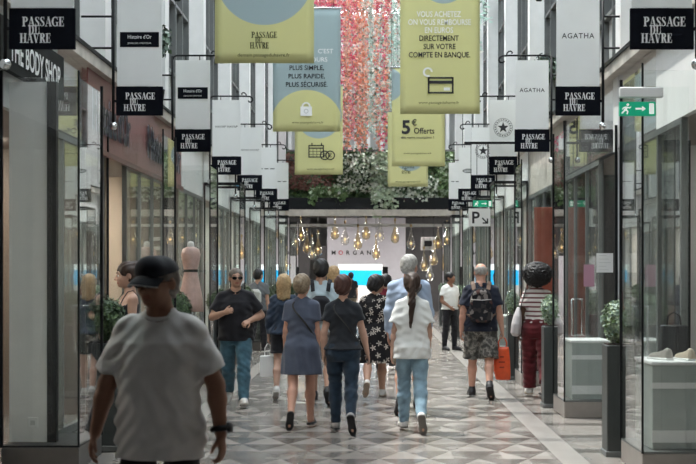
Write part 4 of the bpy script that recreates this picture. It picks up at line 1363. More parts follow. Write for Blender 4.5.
class Figure:
    """a person in local space: faces -y, left hand side is +x, feet at z = 0"""
    def __init__(self, label, H, x, d, yaw, female=False, build=1.0, lean=0, twist=0, head=(0, 0), arms=None, legs=None, skin=None, h=.0075, hips=1.0, sw=1.0):
        self.s = s = H / 1.75
        self.hk = 1.06 if female else 1.03
        self.female, self.b = female, build
        self.h = h
        self.skin = skin
        self.root = empty('person', (x, d, 0), R(yaw), label=label, cat='person')
        b = build
        self.Rt = rotx(R(lean)) @ rotz(R(twist))
        self.pel0 = np.array([0, 0, .95 * s])
        self.legs = {}
        dflt = (4, 6, 0, 0)
        hipx = (.092 if not female else .090) * s * (1 + (b - 1) * .5) * hips
        low = 1e9
        for sd, sg in (('L', 1), ('R', -1)):
            th, kf, fp, ab = (legs or {}).get(sd, dflt)
            hip = np.array([sg * hipx, 0, .92 * s])
            t, k_ = R(th), R(th - kf)
            knee = hip + .435 * s * unit([sg * math.sin(R(ab)), -math.sin(t), -math.cos(t)])
            ank = knee + .405 * s * unit([sg * math.sin(R(ab)) * .5, -math.sin(k_), -math.cos(k_)])
            f = R(fp)                                   # + : toes pushed down
            fd = np.array([sg * .14, -math.cos(f), -math.sin(f)])
            fu = unit(np.array([0, -math.sin(f), math.cos(f)]))
            heel = ank - fu * .062 * s - fd * .045 * s
            toe = ank - fu * .062 * s + fd * .185 * s
            self.legs[sd] = [hip, knee, ank, heel, toe, unit(fd), fu]
            low = min(low, heel[2] - .015 * s, toe[2] - .015 * s)
        self.off = np.array([0, 0, -low + .002])
        for sd in self.legs:
            for j in range(5): self.legs[sd][j] = self.legs[sd][j] + self.off
        self.pel = self.pel0 + self.off
        # head frame
        self.neck = self.T((0, .008, 1.50))
        self.Rh = self.Rt @ rotz(R(head[0])) @ rotx(R(head[1]))
        # arms: directions given in torso space
        self.arms = {}
        shw = sw * (.160 if not female else .138) * (1 + (b - 1) * .3)
        self.shw = shw
        for sd, sg in (('L', 1), ('R', -1)):
            u, f, pn, curl = (arms or {}).get(sd, ((.12, .03, -1), (.06, -.12, -1), None, 25))
            u = unit((sg * u[0], u[1], u[2])); f = unit((sg * f[0], f[1], f[2]))
            sh = self.T((sg * shw, .005, 1.390))
            el = sh + self.Rt @ u * .285 * s
            wr = el + self.Rt @ f * .245 * s
            hd = self.Rt @ f
            if pn is None: pn = (-sg * 1.0, .15, 0)
            else: pn = (sg * pn[0], pn[1], pn[2])
            pn = self.Rt @ np.array(pn, float)
            pn = unit(pn - hd * float(pn @ hd))
            self.arms[sd] = [sh, el, wr, hd, pn, curl]
        self.lo = np.min([j for a in self.arms.values() for j in a[:3]] + [j for l in self.legs.values() for j in l[:5]] + [self.Hd((-.1, -.14, 1.75)), self.Hd((.1, .12, 1.75))], 0) - .26 * s
        self.hi = np.max([j for a in self.arms.values() for j in a[:3]] + [j for l in self.legs.values() for j in l[:5]] + [self.Hd((-.1, -.14, 1.78)), self.Hd((.1, .12, 1.78))], 0) + .26 * s
        self.lo[2] = -.02
    # canonical torso point -> posed point
    def T(self, p):
        p = np.array(p, float) * self.s
        return self.pel + self.Rt @ (p - self.pel0)
    def Hd(self, p):
        return self.neck + self.Rh @ ((np.array(p, float) - np.array([0, .008, 1.50])) * self.s * self.hk * np.array([1.04, 1, .97]))
    def prof(self, grow=0.0, gz=None):
        s, b, f = self.s, self.b, self.female
        bb = b - 1
        if f:
            rows = [(.80, .13, .085, .012), (.86, .168, .112, .016), (.93, .172, .118, .018), (1.0, .155, .105, .006), (1.08, .128, .092, 0), (1.16, .128, .092, 0), (1.25, .142, .105, -.008), (1.32, .146, .108, -.006), (1.37, .136, .09, .004), (1.41, .105, .068, .010), (1.452, .058, .052, .010), (1.49, .046, .046, .008)]
        else:
            rows = [(.80, .13, .085, .012), (.86, .160, .105, .012), (.93, .166, .115, .012), (1.0, .162, .112, .0), (1.08, .155, .108, -.004), (1.16, .160, .108, -.004), (1.25, .172, .115, -.002), (1.33, .178, .116, .002), (1.375, .166, .098, .008), (1.415, .128, .076, .012), (1.455, .072, .06, .012), (1.49, .056, .055, .010)]
        out = []
        for z, wx, wy, cy in rows:
            belly = max(0, 1 - abs(z - 1.06) / .22) * bb * .22
            k = 1 + bb * (.75 if z < 1.42 else .3)
            g = grow(z) if callable(grow) else grow
            out.append(((z - .95) * s, (wx * k + g) * s, (wy * k + g + belly * .5) * s, (cy - belly * .4) * s))
        return out
    def field(self, h=None, lo=None, hi=None):
        return Field(self.lo if lo is None else lo, self.hi if hi is None else hi, h or self.h)
    def torso_into(self, F, grow=0.0, k=.02):
        F.loft(self.prof(grow), self.pel, self.Rt, k)
    def body(self, face=True, hide_legs=False):
        s, b = self.s, self.b
        F = self.field()
        self.torso_into(F)
        fem = self.female
        lm = (1 + (b - 1) * .7) * s
        if fem:
            for sg in (-1, 1): F.ell(self.T((sg * .066, -.085, 1.27)), np.array((.056, .05, .055)) * s, self.Rt, .03)
        for sg in (-1, 1):
            F.ell(self.T((sg * .075, .07, .90)), np.array((.085, .07, .085)) * lm, self.Rt, .04)
        for sd, sg in (('L', 1), ('R', -1)):
            hip, knee, ank, heel, toe, fd, fu = self.legs[sd]
            mid = hip + (knee - hip) * .45
            rt = .082 if not fem else .083
            F.cap(hip, mid, rt * lm, .070 * lm, .03); F.cap(mid, knee, .070 * lm, .049 * lm, .03)
            back = unit(np.cross(np.cross(knee - hip, [1, 0, 0]), [1, 0, 0]))
            cm = knee + (ank - knee) * .32 + np.array([0, .014, 0]) * s
            F.cap(knee, cm, .047 * lm, .054 * lm, .025); F.cap(cm, ank, .054 * lm, .034 * lm, .03)
            F.cap(ank, heel + fu * .03 * s + fd * .038 * s, .033 * s, .028 * s, .02)
            F.cap(ank + fd * .02 * s - fu * .01 * s, toe + fu * .012 * s - fd * .05 * s, .033 * s, .024 * s, .02)
            F.cap(toe + fu * .012 * s - fd * .06 * s, toe + fu * .010 * s, .028 * s, .018 * s, .015)
        am = (1 + (b - 1) * .7) * s * (1.0 if not fem else .86)
        for sd, sg in (('L', 1), ('R', -1)):
            sh, el, wr, hd, pn, curl = self.arms[sd]
            F.cap(self.T((sg * .055, .014, 1.44)), sh, .036 * s, .053 * am, .03)
            F.cap(sh, el, .054 * am, .040 * am, .03)
            fm = el + (wr - el) * .3
            F.cap(el, fm, .039 * am, .042 * am, .02); F.cap(fm, wr, .042 * am, .027 * am, .02)
            self.hand(F, sd, sg)
        # neck, head
        nr = .058 if not fem else .047
        F.cap(self.T((0, .018, 1.44)), self.Hd((0, .010, 1.585)), nr * s * 1.06, nr * s * .95, .035)
        H = self.Hd; Rh = self.Rh
        A = lambda *r: np.array(r) * s * self.hk * np.array([1.04, 1, .97])
        F.ell(H((0, .014, 1.655)), A(.075, .095, .090), Rh, .02)
        F.ell(H((0, -.030, 1.605)), A(.062, .068, .085), Rh, .025)
        F.ell(H((0, -.042, 1.556)), A(.047 if not fem else .041, .048, .040), Rh, .025)
        F.ell(H((0, -.082, 1.537)), A(.018, .015, .014), Rh, .02)
        for sg in (-1, 1):
            F.ell(H((sg * .077, .010, 1.617)), A(.009, .021, .032), Rh @ rotz(sg * -.35), .008)
            F.ell(H((sg * .036, -.066, 1.600)), A(.024, .022, .022), Rh, .02)
        if face:
            for sg in (-1, 1): F.ell(H((sg * .031, -.101, 1.634)), A(.017, .013, .011), Rh, .012, sub=True)
            F.cap(H((-.036, -.080, 1.652)), H((.036, -.080, 1.652)), .011 * s, .011 * s, .012)
            F.cap(H((0, -.092, 1.640)), H((0, -.116, 1.602)), .008 * s, .0125 * s, .012)
            for sg in (-1, 1): F.ell(H((sg * .012, -.104, 1.599)), A(.009, .010, .008), Rh, .008)
            F.ell(H((0, -.093, 1.571)), A(.022, .010, .006), Rh, .008)
            F.ell(H((0, -.091, 1.560)), A(.019, .010, .007), Rh, .008)
        o = F.build('body', [self.skin['skin'], self.skin['lip']], self.root, 1)
        if face:
            me = o.data
            c = np.zeros(len(me.polygons) * 3); me.polygons.foreach_get('center', c); c = c.reshape(-1, 3)
            q = ((c - self.neck) @ self.Rh) / (s * self.hk * np.array([1.04, 1, .97])) + np.array([0, .008, 1.50])
            lips = (np.abs(q[:, 2] - 1.5655) < .012) & (np.abs(q[:, 0]) < .024) & (q[:, 1] < -.086)
            me.polygons.foreach_set('material_index', lips.astype(np.int32))
        return o
    def hand(self, F, sd, sg):
        s = self.s * (1.0 if not self.female else .93)
        sh, el, wr, hd, pn, curl = self.arms[sd]
        side = unit(np.cross(hd, pn))
        # thumb points to the front (-y in torso space) or up for bent arms
        fw = self.Rt @ np.array([0, -1.0, 0.4])
        if side @ fw < 0: side = -side
        Mx = np.stack([side, pn, hd], 1)
        F.ell(wr + hd * .050 * s, np.array((.041, .017, .054)) * s, Mx, .015)
        base = wr + hd * .084 * s
        for off, L, r in ((.029, .070, .0088), (.0098, .078, .0090), (-.0098, .073, .0088), (-.0285, .058, .0080)):
            p = base + side * off * s - hd * abs(off) * .25 * s
            ang = R(curl) * .5
            for j in range(3):
                dv = hd * math.cos(ang) + pn * math.sin(ang) + side * off * 2.0
                q = p + unit(dv) * L * s * (.46, .31, .23)[j]
                F.cap(p, q, r * s * (1, .95, .88)[j], r * s * (.95, .88, .75)[j], .004)
                p = q; ang += R(curl) * .8
        p = wr + hd * .028 * s + side * .026 * s + pn * .004 * s
        q = p + unit(hd * .6 + side * .62 + pn * .35) * .040 * s
        F.cap(p, q, .0125 * s, .0105 * s, .010)
        F.cap(q, q + unit(hd * .85 + side * .25 + pn * .4) * .034 * s, .0105 * s, .0085 * s, .004)
    # ---------------- clothes
    def shirt(self, m, hem=.86, sleeve=.55, loose=.018, flare=.0, neck=.062, name='shirt', fold=.004, neckdrop=0, sl_r=1.0, hi=None, fpat=0, neckz=1.485):
        s, b = self.s, self.b
        am = (1 + (b - 1) * .7) * s * (1.0 if not self.female else .88)
        F = self.field(lo=[self.lo[0], self.lo[1], self.T((0, 0, hem))[2] - .12], hi=[self.hi[0], self.hi[1], self.T((0, 0, 1.56))[2] + .05])
        g = lambda z: loose * (1 if z < 1.36 else .55 if z < 1.45 else .3) + flare * max(0, 1.2 - z)
        P = self.prof(g)
        self_low = (hem - .95) * s - .03
        hipw = [(P[2][1] + .020 * s, P[2][2] + .022 * s, P[2][3])][0]
        P = [(self_low, *hipw)] + ([(-.02 * s, *hipw)] if self_low < -.03 * s else []) + [p for p in P if p[0] > max(.03 * s, self_low + .01)]
        if hem < .93:
            pass
        if self.female is False or fpat:      # cloth hangs straight from the chest
            mx = max(p[1] for p in P if p[0] < .35 * s); my = max(p[2] for p in P if p[0] < .35 * s)
            P = [(z, wx * .45 + mx * .55 if z < .35 * s else wx, wy * .5 + my * .5 if z < .35 * s else wy, cy) for z, wx, wy, cy in P]
        F.loft(P, self.pel, self.Rt, .02)
        if self.female:
            for sg in (-1, 1): F.ell(self.T((sg * .064, -.088, 1.27)), np.array((.062, .056, .062)) * s, self.Rt, .05)
        for sd, sg in (('L', 1), ('R', -1)):
            sh, el, wr = self.arms[sd][:3]
            F.cap(self.T((sg * .045, .014, 1.440)), sh, (.054 + loose * .10) * s, .054 * am + loose * .15 * s, .04)
            if sleeve <= 0: continue
            if sleeve <= 1:
                e = sh + (el - sh) * sleeve
                F.cap(sh, e, .054 * am + loose * .35 * s, (.054 * am + loose * 1.25 * s) * sl_r, .035, flat1=True)
            else:
                F.cap(sh, el, .057 * am + loose * .6 * s, .048 * am + loose * .7 * s, .035)
                F.cap(el, el + (wr - el) * (sleeve - 1), .048 * am + loose * .7 * s, .036 * am + loose * .5 * s, .03, flat1=True)
        n_ = self.T((0, -.022, neckz)); up = self.Rt @ np.array([0, -.25, 1.0]); up = unit(up)
        F.carve(lambda X, Y, Z: np.sqrt((X - n_[0]) ** 2 + (Y - n_[1]) ** 2 + ((Z - n_[2]) * .55) ** 2) - neck * s, n_ - .2, n_ + .25)
        if fold:
            o = self.pel
            ph = (len(bpy.data.objects) * 1.7) % 6.28
            def rip(X, Y, Z):
                x, y, z = (X - o[0]) / s, (Y - o[1]) / s, (Z - o[2]) / s
                low = np.clip((.42 - z) / .3, 0, 1)
                w1 = np.sin(52 * x + 14 * z + 2.2 * np.sin(9 * z + 7 * x + ph) + 16 * y)
                w2 = np.sin(70 * z + 48 * np.abs(x) + 2.0 * np.sin(15 * x + ph) + ph) * np.exp(-((np.abs(x) - .17) / .12) ** 2)
                w3 = np.sin(38 * x - 44 * z + 19 * y + 2.5 * np.sin(11 * z + ph) + ph)
                return (fold * (w1 * low + .8 * w2 + .4 * w3)).astype(np.float32)
            F.ripple(rip)
        hz = self.T((0, 0, hem))
        ax = self.Rt @ np.array([0, 0, 1.0])
        # the hem trims the body of the shirt only, not sleeves that hang lower
        keepz = hz
        F.keep(lambda X, Y, Z: np.where(np.sqrt((X - keepz[0]) ** 2) < .30 * s * b, keepz[2] - Z - ax[0] * 0, -1.0 * np.ones_like(Z)))
        return F.build(name, m, self.root, 1)
    def trousers(self, m, length=1.0, loose=.014, waist=1.02, name='trousers', flare=0.0, fold=.004):
        s, b = self.s, self.b
        lm = (1 + (b - 1) * .7) * s
        F = self.field(lo=[self.lo[0], self.lo[1], -.02], hi=[self.hi[0], self.hi[1], self.T((0, 0, waist))[2] + .06])
        self.torso_into(F, loose * .8, .03)
        for sg in (-1, 1):
            F.ell(self.T((sg * .075, .072, .90)), np.array((.09, .075, .09)) * lm, self.Rt, .04)
        for sd, sg in (('L', 1), ('R', -1)):
            hip, knee, ank, heel, toe, fd, fu = self.legs[sd]
            if length < .55:
                e = hip + (knee - hip) * (length / .52)
                F.cap(hip, e, .088 * lm + loose * .6 * s, (.074 + flare) * lm + loose * 1.2 * s, .03, flat1=True)
            else:
                mid = hip + (knee - hip) * .5
                F.cap(hip, mid, .088 * lm + loose * .6 * s, .074 * lm + loose * s, .03)
                F.cap(mid, knee, .074 * lm + loose * s, .055 * lm + loose * s, .03)
                e = knee + (ank - knee) * min(1.0, (length - .52) / .44)
                c2 = knee + (e - knee) * .3 + np.array([0, .012, 0]) * s
                F.cap(knee, c2, .055 * lm + loose * s, .058 * lm + loose * s, .03)
                F.cap(c2, e, .058 * lm + loose * s, (.040 + flare) * lm + loose * s, .03, flat1=True)
        if fold:
            o = self.pel; ph = (len(bpy.data.objects) * 1.3) % 6.28
            def rip(X, Y, Z):
                x, y, z = (X - o[0]) / s, (Y - o[1]) / s, (Z - o[2]) / s
                return (fold * (np.sin(78 * z + 26 * x + 2 * np.sin(19 * x + ph) + 18 * y) * (.4 + .6 * np.exp(-((z + .42) / .13) ** 2) + .5 * np.exp(-((z + .84) / .1) ** 2)))).astype(np.float32)
            F.ripple(rip)
        hz = self.T((0, 0, waist))
        F.keep(lambda X, Y, Z: Z - hz[2] + 0 * X)
        return F.build(name, m, self.root, 1)
    def dress(self, m, hem=.52, flare=.10, sleeve=.4, loose=.016, neck=.066, name='dress', fold=.004, neckz=1.485):
        """one piece from the shoulders to the knee"""
        s, b = self.s, self.b
        am = (1 + (b - 1) * .7) * s * .9
        F = self.field(lo=[self.lo[0], self.lo[1], hem * s - .1], hi=[self.hi[0], self.hi[1], self.T((0, 0, 1.56))[2] + .05])
        P = self.prof(lambda z: loose * (1.6 if z < 1.3 else .55 if z < 1.45 else .3))
        k1, k2 = self.legs['L'][1], self.legs['R'][1]
        wx = .19 * (1 + (b - 1) * .7) + loose
        low = (hem - .95) * s - .05
        spread = max(abs(k1[1]), abs(k2[1])) / s
        P = [(low, (wx + flare) * s, (.13 + loose + flare * .8 + spread * .35) * s, 0), (-.10 * s, wx * 1.02 * s, P[2][2] + .01 * s, P[2][3])] + [p for p in P if p[0] > -.04 * s]
        P = [(z, max(w_, .172 * s * (1 + (b - 1) * .6)) if z < .3 * s else w_, wy, cy) for z, w_, wy, cy in P]
        F.loft(P, self.pel, self.Rt, .02)
        for sg in (-1, 1):
            F.ell(self.T((sg * .064, -.088, 1.27)), np.array((.062, .056, .062)) * s, self.Rt, .05)
            F.ell(self.T((sg * .07, .072, .90)), np.array((.09, .075, .10)) * s, self.Rt, .06)
        for sd, sg in (('L', 1), ('R', -1)):
            sh, el, wr = self.arms[sd][:3]
            F.cap(self.T((sg * .045, .014, 1.440)), sh, (.054 + loose * .10) * s, .054 * am + loose * .15 * s, .04)
            if sleeve:
                F.cap(sh, sh + (el - sh) * sleeve, .057 * am + loose * .6 * s, .056 * am + loose * 1.0 * s, .035, flat1=True)
        n_ = self.T((0, -.022, neckz))
        F.carve(lambda X, Y, Z: np.sqrt((X - n_[0]) ** 2 + (Y - n_[1]) ** 2 + ((Z - n_[2]) * .55) ** 2) - neck * s, n_ - .2, n_ + .25)
        o = self.pel; ph = (len(bpy.data.objects) * 1.7) % 6.28
        def rip(X, Y, Z):
            x, y, z = (X - o[0]) / s, (Y - o[1]) / s, (Z - o[2]) / s
            low_ = np.clip((.15 - z) / .4, 0, 1)
            a = np.arctan2(y, x)
            return (fold * (1.6 * np.sin(9 * a + 2 * np.sin(4 * z) + ph) * low_ + .8 * np.sin(64 * z + 30 * np.abs(x) + ph) * np.exp(-((z - .15) / .14) ** 2))).astype(np.float32)
        F.ripple(rip)
        hz = hem * s + self.off[2]
        F.keep(lambda X, Y, Z: np.where(np.abs(X) < .33 * s, hz - Z, -1.0 + 0 * Z))
        return F.build(name, m, self.root, 1)
    def shoes(self, m, sole, kind='sneaker', laces=None):
        s = self.s * (1.0 if not self.female else .93)
        for sd in ('L', 'R'):
            hip, knee, ank, heel, toe, fd, fu = self.legs[sd]
            lo = np.min([heel, toe, ank], 0) - .1; hi = np.max([heel, toe, ank], 0) + .1
            F = Field(lo, hi, .006)
            if kind == 'sneaker':
                F.cap(heel + fu * .035 * s + fd * .03 * s, heel + fu * .082 * s + fd * .042 * s, .046 * s, .044 * s, .02)
                F.cap(heel + fu * .030 * s + fd * .03 * s, toe + fu * .024 * s - fd * .05 * s, .045 * s, .041 * s, .02)
                F.cap(ank + fd * .01 * s - fu * .012 * s, toe + fu * .030 * s - fd * .08 * s, .042 * s, .034 * s, .025)
                F.cap(toe + fu * .020 * s - fd * .07 * s, toe + fu * .014 * s - fd * .006 * s, .046 * s, .031 * s, .02)
            else:
                F.cap(heel + fu * .02 * s + fd * .05 * s, toe + fu * .012 * s - fd * .02 * s, .03 * s, .03 * s, .02)
                p = ank + fd * .0 * s
                F.cap(p - fd * .02 * s, p + fd * .02 * s, .038 * s, .038 * s, .01)
                q = toe - fd * .07 * s + fu * .02 * s
                F.cap(q - fd * .012 * s, q + fd * .012 * s, .042 * s, .040 * s, .01)
                dd = ank - fu * .035 * s
                F.keep(lambda X, Y, Z: np.minimum(np.minimum(np.abs((X - p[0]) * fd[0] + (Y - p[1]) * fd[1] + (Z - p[2]) * fd[2]) - .012 * s, np.abs((X - q[0]) * fd[0] + (Y - q[1]) * fd[1] + (Z - q[2]) * fd[2]) - .012 * s),
                                                 ((X - heel[0]) * fu[0] + (Y - heel[1]) * fu[1] + (Z - heel[2]) * fu[2]) - .012 * s))
            F.keep(lambda X, Y, Z: -((X - heel[0]) * fu[0] + (Y - heel[1]) * fu[1] + (Z - heel[2]) * fu[2]) + .0)
            o = F.build('shoe', m, self.root, 1)
            G = Field(lo, hi, .006)
            G.cap(heel + fd * .030 * s, toe - fd * .06 * s, .047 * s, .044 * s, .02)
            G.cap(toe - fd * .06 * s, toe - fd * .006 * s, .049 * s, .035 * s, .02)
            G.keep(lambda X, Y, Z: np.abs((X - heel[0]) * fu[0] + (Y - heel[1]) * fu[1] + (Z - heel[2]) * fu[2]) - .014 * s)
            so = G.build('sole', sole, o, 1)
    def socks(self, m, up=.12):
        s = self.s
        for sd in ('L', 'R'):
            hip, knee, ank, heel, toe, fd, fu = self.legs[sd]
            e = ank + (knee - ank) * up / .4
            F = Field(np.min([ank, e], 0) - .09, np.max([ank, e], 0) + .09, .006)
            F.cap(e, ank - fu * .03, .043 * s, .040 * s, .02, flat0=True)
            F.build('sock', m, self.root, 1)
    def hair(self, m, style, h=.006):
        s = self.s
        H, Rh = self.Hd, self.Rh
        A = lambda *r: np.array(r) * s * self.hk * np.array([1.04, 1, .97])
        pts = [H((x, y, z)) for x in (-.22, .22) for y in (-.17, .26) for z in (1.30, 1.88)]
        F = Field(np.min(pts, 0), np.max(pts, 0), h)
        thick = {'short': .010, 'crop': .006, 'shortdark': .020, 'grey': .014, 'bun': .018, 'pony': .013, 'updo': .013, 'long': .020, 'afro': .06, 'bob': .024, 'bald': .003}[style]
        if style == 'afro':
            F.ell(H((0, .035, 1.685)), A(.188, .170, .150), Rh, .02)
            F.ell(H((0, .075, 1.61)), A(.155, .115, .11), Rh, .06)
        else:
            F.ell(H((0, .016, 1.657)), A(.075 + thick, .095 + thick, .090 + thick), Rh, .02)
            if style not in ('bald',):
                F.ell(H((0, .052, 1.60)), A(.066 + thick * .7, .060 + thick, .075), Rh, .03)
        if style == 'bun':
            F.ell(H((0, .115, 1.640)), A(.042, .035, .045), Rh, .02); F.ell(H((0, .095, 1.60)), A(.05, .03, .05), Rh, .02)
        if style == 'pony':
            F.ell(H((0, .118, 1.662)), A(.026, .026, .030), Rh, .015)
            F.cap(H((0, .128, 1.655)), H((.004, .130, 1.50)), .027 * s, .036 * s, .015)
            F.cap(H((.004, .130, 1.50)), H((.010, .118, 1.375)), .036 * s, .016 * s, .015)
        if style == 'updo':
            F.ell(H((0, .085, 1.705)), A(.055, .05, .05), Rh, .02)
        if style == 'long':
            F.cap(H((-.05, .05, 1.62)), H((-.055, .065, 1.43)), .052 * s, .035 * s, .03)
            F.cap(H((.05, .05, 1.62)), H((.055, .065, 1.43)), .052 * s, .035 * s, .03)
            F.cap(H((0, .07, 1.62)), H((0, .085, 1.41)), .055 * s, .040 * s, .03)
        if style == 'bob':
            F.cap(H((-.06, .02, 1.64)), H((-.066, .03, 1.54)), .040 * s, .030 * s, .03)
            F.cap(H((.06, .02, 1.64)), H((.066, .03, 1.54)), .040 * s, .030 * s, .03)
            F.ell(H((0, .07, 1.60)), A(.075, .05, .075), Rh, .03)
        # free the face
        wide = {'afro': .095, 'short': .066, 'crop': .066, 'shortdark': .062, 'grey': .064, 'bald': .07}.get(style, .060)
        F.ell(H((0, -.085, 1.590)), A(wide, .088, .098 if style not in ('bald',) else .16), Rh, .01, sub=True)
        for sg in (-1, 1):
            if style in ('short', 'crop', 'shortdark', 'grey', 'bald', 'bun', 'pony', 'updo'):
                F.ell(H((sg * .088, -.002, 1.606)), A(.028, .034, .040), Rh, .008, sub=True)
                F.ell(H((sg * .075, -.055, 1.57)), A(.04, .06, .06), Rh, .01, sub=True)
        if style == 'bald':
            F.ell(H((0, -.015, 1.755)), A(.11, .15, .105), Rh, .0, sub=True)
        o = self.neck; amp = .016 if style == 'afro' else .0028
        fr = 90 if style == 'afro' else 110
        def rip(X, Y, Z):
            x, y, z = (X - o[0]) / s, (Y - o[1]) / s, (Z - o[2]) / s
            if style == 'afro':
                return (.008 * np.sin(71 * x + 2.6 * np.sin(47 * y + 31 * z)) * np.sin(83 * z + 2.4 * np.sin(39 * x - 52 * y)) + .006 * np.sin(167 * x + 3 * np.sin(61 * z)) * np.sin(149 * y + 58 * z) * np.sin(158 * z - 43 * x)).astype(np.float32)
            return (amp * np.sin(fr * x + 20 * np.sin(9 * z) + 30 * y)).astype(np.float32)
        F.ripple(rip)
        return F.build('hair', m, self.root, 1 if style != 'afro' else 0)
    def strap(self, name, pts, m, wd=.03, th=.006):
        """a flat band through canonical torso points, outside the clothes"""
        P = [self.T(p) for p in pts]
        mb = MB(); n = len(P)
        c = self.T((0, 0, 1.2))
        vs = []
        for i in range(n):
            t = unit(P[min(i + 1, n - 1)] - P[max(i - 1, 0)])
            out = P[i] - c; out = out - t * float(out @ t); out = unit(out)
            sd = np.cross(t, out)
            for a, b_ in ((-1, 0), (1, 0), (1, 1), (-1, 1)):
                vs.append(P[i] + sd * a * wd * .5 + out * b_ * th)
        fs = [(0, 1, 2, 3), tuple((n - 1) * 4 + k for k in (3, 2, 1, 0))]
        for i in range(n - 1):
            for k in range(4):
                k2 = (k + 1) % 4
                fs.append((i * 4 + k, (i + 1) * 4 + k, (i + 1) * 4 + k2, i * 4 + k2))
        mb.add(vs, fs)
        return mb.build(name, m, self.root)
    def surf(self, ang, z, grow=.03):
        """a point just outside the clothes: angle round the body (0 = front, 90 = left), height z, canonical"""
        P = np.array(self.prof(grow)) / self.s
        wx = np.interp(z - .95, P[:, 0], P[:, 1]); wy = np.interp(z - .95, P[:, 0], P[:, 2]); cy = np.interp(z - .95, P[:, 0], P[:, 3])
        a = R(ang)
        return (wx * math.sin(a), cy - wy * math.cos(a), z)
    def crossbody(self, m, from_side=1, grow=.03, back=True, z0=1.43, z1=1.02, wd=.025):
        sg = from_side
        pts = []
        n = 14
        for i in range(n):
            t = i / (n - 1)
            ang = sg * (90 + 55 - t * 0) if False else None
            a = (180 - sg * 50) + sg * 105 * t if back else (sg * 30) - sg * 90 * t
            pts.append(self.surf(a, z0 + (z1 - z0) * t, grow))
        return self.strap('bag_strap', pts, m, wd)
    def world(self, p):
        return self.root.matrix_basis @ Vector(tuple(p))
    def eyes(self):
        s = self.s
        for sg in (-1, 1):
            c = self.Hd((sg * .031, -.083, 1.634))
            o = MB().ball((0, 0, 0), .0125 * s, 14, 10).build('eye', MATS['eye_white'], self.root, True); o.location = tuple(c)
            d = self.Rh @ np.array([0, -.0095, 0]) * s
            MB().ball(tuple(d), .0062 * s, 10, 8).build('iris', MATS['iris_brown'], o, True)
            mb = MB()
            pts = [self.Hd((sg * (.012 + .038 * t), -.092 + .016 * t * t, 1.655 + .010 * math.sin(PI * t))) for t in np.linspace(0, 1, 6)]
            mb.tube(pts, [.002 * s, .0038 * s, .004 * s, .0036 * s, .003 * s, .0015 * s], 6).build('eyebrow', self.skin['brow'], self.root, True)
    def glasses(self, lens, frame, w_=.031, hgt=.021):
        s = self.s
        t = empty('glasses', parent=self.root)
        for sg in (-1, 1):
            mb = MB(); n = 14
            ring = [self.Hd((sg * .034 + w_ * .92 * math.cos(2 * PI * k / n), -.108 + .35 * (abs(sg * .034 + w_ * .92 * math.cos(2 * PI * k / n)) ** 2) * 8, 1.630 + hgt * math.sin(2 * PI * k / n) * (1.0))) for k in range(n)]
            bk = [r + self.Rh @ np.array([0, .003, 0]) for r in ring]
            mb.add(ring + bk, [tuple(range(n)), tuple(range(2 * n - 1, n - 1, -1))] + [(k, k + n, (k + 1) % n + n, (k + 1) % n) for k in range(n)])
            mb.build('lens', lens, t)
            MB().tube(ring, .0022 * s, 6, closed=True).build('rim', frame, t, True)
            MB().tube([self.Hd((sg * .064, -.094, 1.636)), self.Hd((sg * .080, -.05, 1.636)), self.Hd((sg * .083, .005, 1.634)), self.Hd((sg * .080, .03, 1.618))], .0022 * s, 6).build('temple', frame, t, True)
        MB().tube([self.Hd((-.008, -.109, 1.634)), self.Hd((0, -.116, 1.638)), self.Hd((.008, -.109, 1.634))], .002 * s, 6).build('bridge', frame, t, True)
        return t
# ------------------------------------------------------------------ the people
mat('eye_white', (.75, .72, .68), .25, var=0); mat('iris_brown', (.05, .03, .02), .2, var=0)
def skin(name, c, brow=(.05, .035, .025)):
    return {'skin': mat('skin_' + name, c, .5, var=.05, scale=14, spec=.35), 'lip': mat('lip_' + name, (c[0] * .85, c[1] * .6, c[2] * .6), .45, var=0), 'brow': mat('brow_' + name, brow, .8, var=0)}
SK_TAN = skin('tan', (.25, .125, .08)); SK_FAIR = skin('fair', (.52, .32, .245)); SK_MID = skin('mid', (.45, .265, .19)); SK_DARK = skin('dark', (.10, .052, .034)); SK_PINK = skin('pink', (.55, .30, .22))
def cloth(name, c, var=.10, scale=9, rough=.85, bump=.25): return mat('cloth_' + name, c, rough, var=var, scale=scale, spec=.25, bump=bump, bscale=220, sheen=.15)
WHITE_TEE = cloth('white', (.66, .645, .63), .04); WHITE2 = cloth('bright_white', (.74, .75, .74), .03)
BLACK = cloth('black', (.012, .012, .016), .2); NAVY = cloth('navy', (.014, .018, .034), .2); CHAR = cloth('charcoal', (.02, .023, .03), .2)
JEAN_T = cloth('jeans_teal', (.055, .125, .17), .3, 14); JEAN_D = cloth('jeans_dark', (.018, .034, .058), .35, 12); JEAN_L = cloth('jeans_light', (.24, .36, .45), .22, 11)
SLATE = cloth('slate_blue', (.085, .10, .145), .12); SKY = cloth('sky_blue', (.34, .42, .56), .06); DENIM = cloth('denim_jacket', (.03, .045, .075), .25)
BURG = cloth('burgundy', (.10, .012, .016), .3); MAROON = cloth('maroon', (.14, .012, .025), .2); GREYS = cloth('grey_shorts', (.20, .19, .18), .2); LBLUE = cloth('pale_blue', (.45, .55, .60), .06)
KHAKI = cloth('khaki', (.25, .21, .16), .15)
HAIR = {k: mat('hair_' + k, c, .5, var=.3, scale=40, spec=.4) for k, c in {'brown': (.035, .018, .012), 'auburn': (.05, .016, .011), 'black': (.008, .007, .008), 'greyblond': (.24, .18, .12), 'blond': (.40, .27, .14), 'grey': (.36, .35, .33), 'afro': (.006, .005, .006), 'salt': (.13, .11, .095)}.items()}
SOLE_W = mat('sole_white', (.68, .67, .64), .6, var=.05); SOLE_B = mat('sole_black', (.015, .015, .017), .7, var=.1); SHOE_W = mat('shoe_white', (.66, .65, .63), .5, var=.06); SHOE_B = mat('shoe_black', (.018, .018, .022), .5, var=.1)
